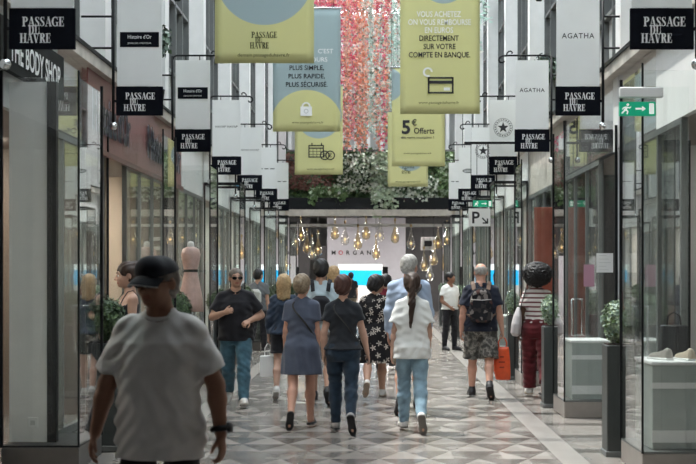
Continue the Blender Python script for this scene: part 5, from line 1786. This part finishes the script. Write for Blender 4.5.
SHOE_G = mat('shoe_grey', (.32, .31, .30), .6, var=.1); SOLE_T = mat('sole_tan', (.40, .33, .26), .7, var=.08); STRAP = mat('strap_dark', (.02, .018, .018), .6, var=.1)
LENS = mat('dark_lens', (.008, .008, .01), .1, var=0, spec=.6)

def pattern(name, build_):
    m = bpy.data.materials.new(name)
    n, l, b_ = nodes_of(m)
    b_.inputs['Roughness'].default_value = .85; b_.inputs['Specular IOR Level'].default_value = .25
    tc = n.new('ShaderNodeTexCoord')
    l.new(build_(n, l, tc.outputs['Object']), b_.inputs['Base Color'])
    return m
def _ramp(n, l, src, stops, interp='CONSTANT'):
    rp = n.new('ShaderNodeValToRGB'); rp.color_ramp.interpolation = interp
    e = rp.color_ramp.elements
    while len(e) < len(stops): e.new(.5)
    for q, (p, c) in zip(e, stops): q.position = p; q.color = (*c, 1)
    l.new(src, rp.inputs['Fac']); return rp.outputs['Color']
def floral(n, l, co):
    vo = n.new('ShaderNodeTexVoronoi'); vo.inputs['Scale'].default_value = 11.0; vo.inputs['Randomness'].default_value = .75
    l.new(co, vo.inputs['Vector'])
    sub = n.new('ShaderNodeVectorMath'); sub.operation = 'SUBTRACT'
    l.new(co, sub.inputs[0]); l.new(vo.outputs['Position'], sub.inputs[1])
    sp = n.new('ShaderNodeSeparateXYZ'); l.new(sub.outputs[0], sp.inputs[0])
    at = n.new('ShaderNodeMath'); at.operation = 'ARCTAN2'; l.new(sp.outputs['Z'], at.inputs[0]); l.new(sp.outputs['X'], at.inputs[1])
    mu = n.new('ShaderNodeMath'); mu.operation = 'MULTIPLY'; mu.inputs[1].default_value = 5.0; l.new(at.outputs[0], mu.inputs[0])
    co_ = n.new('ShaderNodeMath'); co_.operation = 'COSINE'; l.new(mu.outputs[0], co_.inputs[0])
    ma = n.new('ShaderNodeMath'); ma.operation = 'MULTIPLY_ADD'; ma.inputs[1].default_value = .16; ma.inputs[2].default_value = .30; l.new(co_.outputs[0], ma.inputs[0])
    lt = n.new('ShaderNodeMath'); lt.operation = 'LESS_THAN'; l.new(vo.outputs['Distance'], lt.inputs[0]); l.new(ma.outputs[0], lt.inputs[1])
    return _ramp(n, l, lt.outputs[0], [(0, (.012, .011, .013)), (.5, (.52, .47, .42))])
FLORAL = pattern('floral_cloth', floral)
def camo(n, l, co):
    nz = n.new('ShaderNodeTexNoise'); nz.inputs['Scale'].default_value = 11; nz.inputs['Detail'].default_value = 2; l.new(co, nz.inputs['Vector'])
    return _ramp(n, l, nz.outputs['Fac'], [(0, (.05, .048, .045)), (.44, (.12, .115, .105)), (.52, (.23, .215, .195)), (.60, (.085, .08, .075))])
CAMO = pattern('camouflage_cloth', camo)
def stripes(n, l, co):
    wv = n.new('ShaderNodeTexWave'); wv.wave_type = 'BANDS'; wv.bands_direction = 'Z'; wv.inputs['Scale'].default_value = 5.2; wv.inputs['Distortion'].default_value = .4; wv.inputs['Detail'].default_value = 0
    l.new(co, wv.inputs['Vector'])
    return _ramp(n, l, wv.outputs['Fac'], [(0, (.16, .055, .06)), (.30, (.66, .63, .60))])
STRIPE = pattern('striped_cloth', stripes)
def rucksack(n, l, co):
    nz = n.new('ShaderNodeTexVoronoi'); nz.inputs['Scale'].default_value = 22; l.new(co, nz.inputs['Vector'])
    sp = n.new('ShaderNodeSeparateColor'); l.new(nz.outputs['Color'], sp.inputs[0])
    return _ramp(n, l, sp.outputs[0], [(0, (.012, .012, .016)), (.55, (.035, .032, .032)), (.76, (.20, .18, .17)), (.88, (.08, .04, .035))])
PACK = pattern('patterned_pack_cloth', rucksack)
def plaid(n, l, co):
    ck = n.new('ShaderNodeTexChecker'); ck.inputs['Scale'].default_value = 26; ck.inputs['Color1'].default_value = (.30, .27, .24, 1); ck.inputs['Color2'].default_value = (.13, .12, .12, 1); l.new(co, ck.inputs['Vector'])
    return ck.outputs['Color']
PLAID = pattern('checked_cloth', plaid)

def at(px, feet_y=None, d=None):
    if d is None: d = FPX * EYE / (feet_y - VPY)
    return (px - VPX) * d / FPX, d

def bag_root(fig, base, name, label, cat, group=None):
    t = empty(name, tuple(fig.world(base)), fig.root.rotation_euler.z, label=label, cat=cat, group=group)
    return t
def shift(o, base):
    o.data.transform(Matrix.Translation(-Vector(tuple(base)))); return o

# 1 --- man in the foreground
x, d = at(160, d=6.28)
P = Figure('man in black cap and plain white T-shirt walking towards the camera, closest at left', 1.675, x, d, -6, build=1.10, sw=.92, head=(-24, 7), h=.006, skin=SK_TAN,
           arms={'L': ((.46, .06, -1), (.14, -.14, -1), None, 40), 'R': ((.44, .02, -1), (.22, -.10, -1), None, 35)}, legs={'L': (-10, 10, 24, 1), 'R': (8, 4, -4, 1)})
P.body()
P.shirt(WHITE_TEE, hem=.775, sleeve=.80, loose=.024, name='t_shirt', fold=.0050, neck=.060, neckz=1.50)
col = MB(); col.tube([P.T((.064 * math.sin(a), -.012 - .064 * math.cos(a), 1.462 - .016 * math.cos(a))) for a in np.linspace(0, 2 * PI, 25)[:-1]], .010, 8, closed=True); col.build('collar', WHITE_TEE, P.root, True)
P.trousers(BLACK, 1.0, .004); P.shoes(SHOE_B, SOLE_W); P.eyes(); P.hair(HAIR['salt'], 'crop')
P.glasses(LENS, M['black'], .026, .017)
F = Field(P.Hd((0, 0, 1.70)) - .26, P.Hd((0, 0, 1.70)) + .26, .005)
F.ell(P.Hd((0, .016, 1.668)), np.array((.092, .112, .088)) * P.s, P.Rh, .01)
F.ell(P.Hd((0, -.05, 1.690)), np.array((.078, .06, .07)) * P.s, P.Rh, .03)
c0 = P.Hd((0, 0, 1.668)); upv = unit(P.Rh @ np.array([0, -.10, 1.0]))
F.keep(lambda X, Y, Z: -((X - c0[0]) * upv[0] + (Y - c0[1]) * upv[1] + (Z - c0[2]) * upv[2]))
cap_ = F.build('cap', cloth('cap_black', (.014, .017, .024), .15), P.root, 1)
mb = MB(); vs = []
nu, nv = 12, 6
for layer in (0, .006):
    for i in range(nu + 1):
        for j in range(nv + 1):
            a = -1.15 + 2.3 * i / nu; t = j / nv
            xx = .088 * math.sin(a); yy = -.010 - .094 * math.cos(a) - t * .075 * math.cos(a * .95) ** .6
            zz = 1.668 - t * .020 - .30 * xx * xx / .088 - .012 * t * t + layer
            vs.append(P.Hd((xx * (1 - .06 * t), yy, zz)))
N = (nu + 1) * (nv + 1); fs = []
for i in range(nu):
    for j in range(nv):
        q = i * (nv + 1) + j
        fs.append((q, q + nv + 1, q + nv + 2, q + 1)); fs.append((N + q + 1, N + q + nv + 2, N + q + nv + 1, N + q))
for i in range(nu):
    q = i * (nv + 1) + nv; fs.append((q, q + nv + 1, N + q + nv + 1, N + q))
mb.add(vs, fs); mb.build('brim', MATS['cloth_cap_black'], cap_, True)
mb = MB(); mb.tube([vs[i * (nv + 1) + nv] for i in range(nu + 1)], .0035, 6); mb.build('brim_edge', mat('grey_piping', (.30, .30, .30), .6, var=0), cap_, True)
sh, el, wr, hd, pn, _ = P.arms['L']
mb = MB(); a1 = unit(np.cross(hd, [0, 1, 0])); a2 = np.cross(hd, a1)
c = wr - hd * .025
mb.tube([c + (a1 * math.cos(2 * PI * k / 18) + a2 * math.sin(2 * PI * k / 18)) * .036 for k in range(18)], .0135, 8, closed=True)
wt = mb.build('wrist_watch', M['black'], P.root, True)
o_ = unit(-pn)
mb = MB(); q = c + o_ * .042
mb.tube([q - o_ * .004, q + o_ * .012], .025, 18); mb.build('watch_case', M['ink'], wt, True)

# 2 --- woman in a black camisole
x, d = at(129, d=13.1)
P = Figure('dark-haired woman in black camisole seen in profile behind the man in the cap', 1.72, x, d, -66, True, .95, head=(-6, 8), skin=SK_FAIR, arms={'L': ((.1, -.05, -1), (.0, -.3, -1), None, 30), 'R': ((.1, .05, -1), (0, -.25, -1), None, 30)}, legs={'L': (14, 5, -5, 0), 'R': (-12, 14, 28, 0)})
P.body(); P.eyes(); P.hair(HAIR['brown'], 'updo')
P.shirt(BLACK, hem=.98, sleeve=0, loose=.008, neck=.155, name='camisole', fold=.002, neckz=1.50)
P.trousers(BLACK, 1.0, .02); P.shoes(SHOE_B, SOLE_B)
for sg in (-1, 1): P.strap('shoulder_strap', [(sg * .075, -.105, 1.33), (sg * .082, -.075, 1.40), (sg * .085, -.03, 1.465), (sg * .085, .02, 1.475), (sg * .080, .07, 1.42), (sg * .075, .085, 1.33)], BLACK, .012, .004)

# 3 --- man in the black polo
x, d = at(236, 406)
P = Figure('man in black polo shirt and sunglasses striding towards the camera', 1.74, x, d, 2, build=1.13, head=(14, 0), lean=3, skin=SK_MID,
           arms={'R': ((.50, -.10, -1), (-.80, -.80, .34), (.1, .9, -.2), 60), 'L': ((.55, .22, -.9), (-.55, -.75, -.22), (-.3, .3, -.8), 75)}, legs={'L': (20, 8, -14, 1), 'R': (-16, 22, 30, 1)})
P.body(); P.eyes(); P.hair(HAIR['salt'], 'crop'); P.glasses(LENS, M['black'], .029, .020)
P.shirt(BLACK, hem=.84, sleeve=.72, loose=.022, name='polo_shirt', fold=.004, neck=.062, neckz=1.498)
col = MB(); col.tube([P.T((.066 * math.sin(a), -.008 - .066 * math.cos(a), 1.468 - .030 * max(0, math.cos(a)) ** 3)) for a in np.linspace(.15, 2 * PI - .15, 20)], .013, 8)
col.build('collar', BLACK, P.root, True)
P.trousers(JEAN_T, .97, .018); P.shoes(SHOE_W, SOLE_W)

# 4 --- woman in the slate dress
x, d = at(302, 427.5)
P = Figure('woman with tied-up ash blond hair in short slate blue dress, walking away', 1.61, x, d, 178, True, 1.06, head=(-14, 3), skin=SK_PINK,
           arms={'L': ((.15, .03, -1), (.05, -.10, -1), None, 30), 'R': ((.13, .08, -1), (.04, -.08, -1), None, 30)}, legs={'L': (-14, 26, 62, 0), 'R': (6, 4, 0, 0)})
P.body(face=False); P.hair(HAIR['greyblond'], 'bun')
P.dress(SLATE, hem=.60, flare=.030, sleeve=.62, loose=.020, neck=.060, fold=.005)
P.crossbody(STRAP, 1, .034, z0=1.44, z1=1.05, wd=.018); P.shoes(SHOE_B, SOLE_B, 'sandal')

# 5 --- woman in the black tee
x, d = at(343, 432)
P = Figure('woman with short dark auburn hair in black T-shirt and dark jeans, walking away', 1.61, x, d, 180, True, 1.10, head=(-10, 4), skin=SK_FAIR,
           arms={'L': ((.26, .06, -1), (.02, -.10, -1), None, 30), 'R': ((.30, .0, -1), (.22, -.12, -1), None, 25)}, legs={'R': (-13, 30, 66, 0), 'L': (8, 5, 0, -1)})
P.body(face=False); P.hair(HAIR['auburn'], 'shortdark')
P.shirt(CHAR, hem=.92, sleeve=.55, loose=.016, name='t_shirt', fold=.004, neck=.062)
P.trousers(JEAN_D, 1.0, .010); P.shoes(SHOE_G, SOLE_B); P.crossbody(STRAP, 1, .030, z0=1.43, z1=1.05, wd=.012)

# 6 --- woman in the floral dress
x, d = at(375, 397)
P = Figure('woman with black hair in black and white floral dress looking to the right, walking away', 1.63, x, d, 178, True, 1.18, head=(-58, 8), skin=SK_MID,
           arms={'L': ((.2, .05, -1), (.05, -.3, -1), None, 30), 'R': ((.25, .05, -1), (-.2, -.6, -.6), None, 30)}, legs={'L': (-16, 34, 58, 0), 'R': (8, 5, 0, 0)})
P.body(); P.eyes(); P.hair(HAIR['black'], 'bob')
P.dress(FLORAL, hem=.50, flare=.055, sleeve=.6, loose=.022, neck=.075); P.shoes(SHOE_W, SOLE_T)

# 7 --- tall man in the blue shirt
x, d = at(409, 414)
P = Figure('tall grey-haired man in light blue shirt with dark strap, walking behind the ponytail girl', 1.84, x, d, 178, build=1.06, head=(-26, 4), skin=SK_PINK,
           arms={'L': ((.16, .06, -1), (.06, -.15, -1), None, 30), 'R': ((.16, .02, -1), (.02, -.35, -1), None, 40)}, legs={'L': (-12, 18, 34, 0), 'R': (14, 6, -4, 0)})
P.body(); P.hair(HAIR['grey'], 'grey')
P.shirt(SKY, hem=.80, sleeve=1.92, loose=.026, name='shirt', fold=.004, neck=.060)
col = MB(); col.tube([P.T((.064 * math.sin(a), .012 - .062 * math.cos(a), 1.480)) for a in np.linspace(.3, 2 * PI - .3, 20)], .014, 8); col.build('collar', SKY, P.root, True)
P.trousers(KHAKI, .46, .022); P.shoes(SHOE_B, SOLE_B); P.crossbody(STRAP, -1, .045, z0=1.42, z1=1.05, wd=.022)

# 8 --- girl with the ponytail
x, d = at(412, 431.5)
P = Figure('girl with long dark ponytail in loose white T-shirt and light blue jeans, walking away', 1.63, x, d, 181, True, .93, head=(0, 2), skin=SK_FAIR,
           arms={'L': ((.22, .05, -1), (.10, -.05, -1), None, 25), 'R': ((.20, .02, -1), (-.02, -.30, -1), None, 35)}, legs={'R': (-13, 28, 62, 0), 'L': (9, 5, 0, 0)})
P.body(face=False)
h_ = P.hair(HAIR['brown'], 'pony')
F = Field(P.Hd((0, .12, 1.35)) - .28, P.Hd((0, .12, 1.35)) + .32, .006)
F.cap(P.Hd((0, .128, 1.655)), P.Hd((.006, .140, 1.42)), .028 * P.s, .038 * P.s, .01).cap(P.Hd((.006, .140, 1.42)), P.Hd((.02, .128, 1.16)), .038 * P.s, .014 * P.s, .03)
o_ = P.neck
F.ripple(lambda X, Y, Z: (.0035 * np.sin(130 * (X - o_[0]) + 14 * np.sin(7 * (Z - o_[2])))).astype(np.float32))
F.build('ponytail', HAIR['brown'], h_, 1)
P.shirt(WHITE2, hem=.80, sleeve=.72, loose=.026, name='t_shirt', fold=.004, neck=.058, fpat=1, sl_r=1.1)
P.trousers(JEAN_L, .96, .018, fold=.004); P.shoes(SHOE_W, mat('sole_grey', (.13, .12, .11), .7, var=.1))

# 9 --- man with the rucksack
x, d = at(481, 398)
P9 = P = Figure('bald man in navy T-shirt and camouflage shorts with patterned rucksack, walking away', 1.78, x, d, 176, build=1.08, head=(6, 12), skin=SK_PINK,
           arms={'L': ((.24, .08, -1), (.10, -.12, -1), None, 40), 'R': ((.26, .06, -1), (.16, -.06, -1), None, 85)}, legs={'R': (-13, 26, 46, 1), 'L': (10, 5, 0, 2)})
P.body(face=False); P.hair(HAIR['grey'], 'bald')
P.shirt(NAVY, hem=.86, sleeve=.72, loose=.026, name='t_shirt', fold=.005)
P.trousers(CAMO, .50, .030, flare=.012, name='shorts'); P.shoes(SHOE_B, SOLE_B); P.socks(SHOE_B, .05)
base = P.T((0, .135, 1.02))
t = bag_root(P, base, 'backpack', 'patterned black and grey rucksack with straps on the back of the bald man', 'backpack')
F = Field(P.T((-.24, .05, .96)) - .02, P.T((.24, .36, 1.52)) + .02, .007)
F.loft([(.03 * P.s, .12, .05, .205), (.08 * P.s, .150, .080, .215), (.26 * P.s, .150, .090, .215), (.40 * P.s, .130, .075, .205), (.47 * P.s, .08, .045, .19)], P.pel, P.Rt, .03, 3.0)
shift(F.build('main_compartment', PACK, t, 1), base)
F = Field(P.T((-.24, .05, .96)) - .02, P.T((.24, .42, 1.52)) + .02, .007)
F.loft([(.06 * P.s, .10, .035, .300), (.10 * P.s, .115, .045, .305), (.20 * P.s, .105, .040, .305), (.24 * P.s, .08, .02, .30)], P.pel, P.Rt, .02, 3.0)
shift(F.build('front_pocket', PACK, t, 1), base)
for sg in (-1, 1):
    o = P.strap('shoulder_strap', [(sg * .09, .15, 1.40), (sg * .10, .09, 1.47), (sg * .11, .02, 1.50), (sg * .115, -.06, 1.46), (sg * .125, -.125, 1.38), (sg * .15, -.135, 1.25), (sg * .19, -.06, 1.12), (sg * .19, .04, 1.08), (sg * .13, .15, 1.06)], mat('strap_brown', (.16, .10, .07), .7, var=.1), .05, .012)
    o.parent = t; shift(o, base)
mb = MB(); mb.tube([P.T((-.03, .18, 1.42)), P.T((-.02, .19, 1.475)), P.T((.02, .19, 1.475)), P.T((.03, .18, 1.42))], .007, 6); o = mb.build('grab_handle', STRAP, t, True); shift(o, base)
mb = MB(); mb.tube([P.T((-.13, .325, 1.28)), P.T((0, .335, 1.27)), P.T((.13, .325, 1.28))], .005, 5); o = mb.build('zip', mat('zip_grey', (.45, .43, .42), .4, var=0), t, True); shift(o, base)
# orange bag in his right hand
sh, el, wr, hd, pn, _ = P.arms['R']
g = wr + hd * .10
base = g - np.array([0, 0, .56])
t = bag_root(P, base, 'carrier_bag', 'bright orange flat carrier bag held by the bald man with the rucksack', 'bag')
mb = MB(); rows = [(.0, .075, .018), (.015, .098, .03), (.12, .110, .036), (.27, .108, .030), (.40, .085, .02), (.44, .070, .012)]
vs = []; fs = []; n = 20
for z, a, b_ in rows:
    for k in range(n):
        q = 2 * PI * k / n
        cx_, sx_ = math.cos(q), math.sin(q)
        vs.append((a * math.copysign(abs(cx_) ** .5, cx_) + .02 * math.sin(z * 7), b_ * math.copysign(abs(sx_) ** .8, sx_), z))
for i in range(len(rows) - 1):
    for k in range(n):
        k2 = (k + 1) % n; fs.append((i * n + k, i * n + k2, (i + 1) * n + k2, (i + 1) * n + k))
fs.append(tuple(range(n - 1, -1, -1))); fs.append(tuple((len(rows) - 1) * n + k for k in range(n)))
ORANGE = mat('orange_plastic', (.75, .095, .025), .4, var=.10, scale=14, spec=.5)
mb.add(vs, fs); mb.build('body', ORANGE, t, True)
MB().tube([(-.035, 0, .43), (-.045, 0, .49), (-.02, 0, .555), (.03, 0, .565), (.065, 0, .50), (.055, 0, .43)], .009, 8).build('handle', ORANGE, t, True)
mb = MB()
for z, w_ in ((.30, .05), (.23, .08), (.16, .06)): mb.box(-w_ * .5 + .02, w_ * .5 + .02, .033, .039, z, z + .018); mb.box(-w_ * .5 + .02, w_ * .5 + .02, -.039, -.033, z, z + .018)
mb.build('print', mat('dark_orange_print', (.30, .03, .01), .6, var=0), t)

# 10 --- woman with the afro
x, d = at(537, 397)
P = Figure('woman with big black afro, striped T-shirt and burgundy trousers walking away', 1.70, x, d, 176, True, 1.06, head=(4, 2), skin=SK_DARK, hips=1.05,
           arms={'L': ((.26, .06, -1), (.12, -.20, -1), None, 45), 'R': ((.14, .0, -1), (-.05, -.7, -.6), None, 45)}, legs={'R': (-14, 26, 58, 0), 'L': (9, 6, 0, 0)})
P.body(face=False); P.hair(HAIR['afro'], 'afro')
P.shirt(STRIPE, hem=1.0, sleeve=.60, loose=.024, name='t_shirt', fold=.004, neck=.066)
P.trousers(BURG, .93, .034, waist=1.06, flare=.012, fold=.006); P.shoes(SHOE_W, SOLE_T)
base = P.T((.245, .06, .84))
t = bag_root(P, base, 'shoulder_bag', 'pale grey leather shoulder bag hanging at the hip of the woman with the afro', 'bag')
F = Field(P.T((.10, -.16, .80)), P.T((.48, .30, 1.30)), .007)
F.loft([(-.13 * P.s, .035, .09, .05), (-.09 * P.s, .068, .145, .05), (.04, .070, .155, .05), (.15 * P.s, .055, .125, .05), (.27 * P.s, .022, .06, .05)], P.pel + P.Rt @ np.array([.285, 0, 0]) * P.s, P.Rt @ roty(-.12), .02, 2.6)
shift(F.build('body', mat('pale_leather', (.46, .44, .45), .4, var=.12, scale=10), t, 1), base)
o = P.strap('strap', [(.25, .10, 1.04), (.24, .10, 1.15), (.21, .105, 1.28), (.165, .085, 1.42), (.15, .03, 1.485), (.15, -.05, 1.455), (.18, -.11, 1.33), (.225, -.08, 1.18), (.25, 0, 1.05)], STRAP, .022, .006); o.parent = t; shift(o, base)

# 11 --- man in pale blue with a black rucksack
x, d = at(321, 404)
P = Figure('dark-haired man in pale blue T-shirt and checked shorts', 1.80, x, d, 180, build=1.0, head=(0, 6), skin=SK_MID, h=.009,
           legs={'R': (-12, 24, 46, 0), 'L': (10, 5, 0, 0)})
P.body(face=False); P.hair(HAIR['black'], 'shortdark', .008); P.shirt(LBLUE, hem=.86, sleeve=.6, loose=.024, name='t_shirt'); P.trousers(PLAID, .47, .028, name='shorts'); P.shoes(SHOE_B, SOLE_B)
base = P.T((0, .13, 1.02))
t = bag_root(P, base, 'backpack', 'black rucksack on the man in the pale blue T-shirt', 'backpack')
F = Field(P.T((-.24, .05, .96)) - .02, P.T((.24, .36, 1.52)) + .02, .008)
F.loft([(.05 * P.s, .12, .05, .19), (.10 * P.s, .145, .075, .20), (.24 * P.s, .145, .080, .20), (.32 * P.s, .11, .06, .19), (.36 * P.s, .06, .03, .18)], P.pel, P.Rt, .03, 3.0)
shift(F.build('main_compartment', BLACK, t, 1), base)
for sg in (-1, 1):
    o = P.strap('shoulder_strap', [(sg * .09, .15, 1.36), (sg * .10, .10, 1.45), (sg * .11, .02, 1.50), (sg * .115, -.06, 1.46), (sg * .125, -.125, 1.38), (sg * .15, -.135, 1.25), (sg * .19, -.06, 1.12), (sg * .19, .04, 1.08)], BLACK, .05, .010); o.parent = t; shift(o, base)

# 12 --- blond woman further on
x, d = at(334, d=22.5)
P = Figure('woman with long blond hair and cream top walking away farther off', 1.74, x, d, 178, True, 1.0, head=(-20, 0), skin=SK_PINK, h=.010, legs={'L': (-12, 22, 46, 0), 'R': (8, 5, 0, 0)})
P.body(face=False); P.hair(HAIR['blond'], 'long', .009); P.shirt(cloth('cream', (.55, .50, .42), .06), hem=.88, sleeve=.5, name='top'); P.trousers(JEAN_L, .95, .016); P.shoes(SHOE_W, SOLE_W)

# 13 --- blond woman in denim at the left
x, d = at(284, 399)
P = Figure('blond woman in dark denim jacket and shorts carrying a white bag', 1.60, x, d, 180, True, 1.0, head=(0, 4), skin=SK_FAIR, h=.009,
           arms={'L': ((.22, .06, -1), (.08, -.12, -1), None, 60), 'R': ((.18, .02, -1), (.02, -.2, -1), None, 40)}, legs={'L': (-10, 16, 30, 0), 'R': (9, 5, 0, 0)})
P.body(face=False); P.hair(HAIR['blond'], 'long', .008); P.shirt(DENIM, hem=.90, sleeve=1.85, loose=.030, name='jacket', fold=.006); P.trousers(BLACK, .36, .024, name='shorts'); P.shoes(SHOE_W, SOLE_W)
sh, el, wr, hd, pn, _ = P.arms['L']
base = wr + hd * .10 - np.array([0, 0, .44])
t = bag_root(P, base, 'carrier_bag', 'small white paper carrier bag held by the woman in the denim jacket', 'bag')
MB().box(-.11, .11, -.05, .05, 0, .28, bev=.008).build('body', M['white_ink'], t)
MB().tube([(-.05, 0, .275), (-.045, 0, .38), (-.015, 0, .435), (.015, 0, .435), (.045, 0, .38), (.05, 0, .275)], .006, 6).build('handle', M['white_ink'], t, True)

# 14 --- maroon figure
x, d = at(386, d=23.5)
P = Figure('person in maroon top with dark hair walking away farther off', 1.60, x, d, 170, True, 1.05, head=(-20, 4), skin=SK_MID, h=.010, legs={'L': (-10, 20, 40, 0), 'R': (8, 5, 0, 0)})
P.body(face=False); P.hair(HAIR['black'], 'bob', .009); P.shirt(MAROON, hem=.86, sleeve=1.5, loose=.026, name='top'); P.trousers(BLACK, 1.0); P.shoes(SHOE_B, SOLE_B)

# 15 --- man in white further on the right
x, d = at(450, d=29.5)
P = Figure('dark-haired man in white shirt and black trousers standing far off by the right shopfronts', 1.70, x, d, 35, build=1.02, head=(20, 6), skin=SK_TAN, h=.011, legs={'L': (4, 6, 0, 2), 'R': (-2, 4, 0, 2)},
           arms={'L': ((.2, .05, -1), (-.3, -.7, -.5), None, 40), 'R': ((.2, .05, -1), (-.3, -.7, -.5), None, 40)})
P.body(); P.hair(HAIR['black'], 'shortdark', .010); P.shirt(WHITE2, hem=.92, sleeve=.6, loose=.024); P.trousers(BLACK, 1.0); P.shoes(SHOE_B, SOLE_B)

# 16 --- person far off on the left
x, d = at(258.5, d=27.9)
P = Figure('dark-haired man in grey top with light rucksack far off beside the left display cases', 1.72, x, d, 165, build=1.0, head=(-20, 0), skin=SK_MID, h=.011, legs={'L': (-10, 18, 36, 0), 'R': (8, 5, 0, 0)})
P.body(); P.hair(HAIR['black'], 'shortdark', .010); P.shirt(cloth('grey_top', (.12, .13, .14), .1), hem=.88, sleeve=.6); P.trousers(BLACK, 1.0); P.shoes(SHOE_B, SOLE_W)
base = P.T((0, .13, 1.05))
t = bag_root(P, base, 'backpack', 'small pale rucksack on the man far off at left', 'backpack')
F = Field(P.T((-.24, .05, .96)) - .02, P.T((.24, .36, 1.52)) + .02, .009)
F.loft([(.08 * P.s, .10, .05, .18), (.12 * P.s, .125, .065, .19), (.30 * P.s, .125, .065, .19), (.38 * P.s, .07, .03, .18)], P.pel, P.Rt, .03, 3.0)
shift(F.build('main_compartment', cloth('pale_pack', (.45, .47, .45), .1), t, 1), base)
# 17 --- small silhouette before the blue screen
x, d = at(351, d=45.5)
P = Figure('distant person in black seen against the bright blue screen', 1.70, x, d, 180, build=1.0, skin=SK_MID, h=.014, legs={'L': (-8, 14, 26, 0), 'R': (7, 5, 0, 0)})
P.body(face=False); P.hair(HAIR['black'], 'shortdark', .012); P.shirt(BLACK, hem=.86, sleeve=.6); P.trousers(KHAKI, 1.0); P.shoes(SHOE_B, SOLE_B)
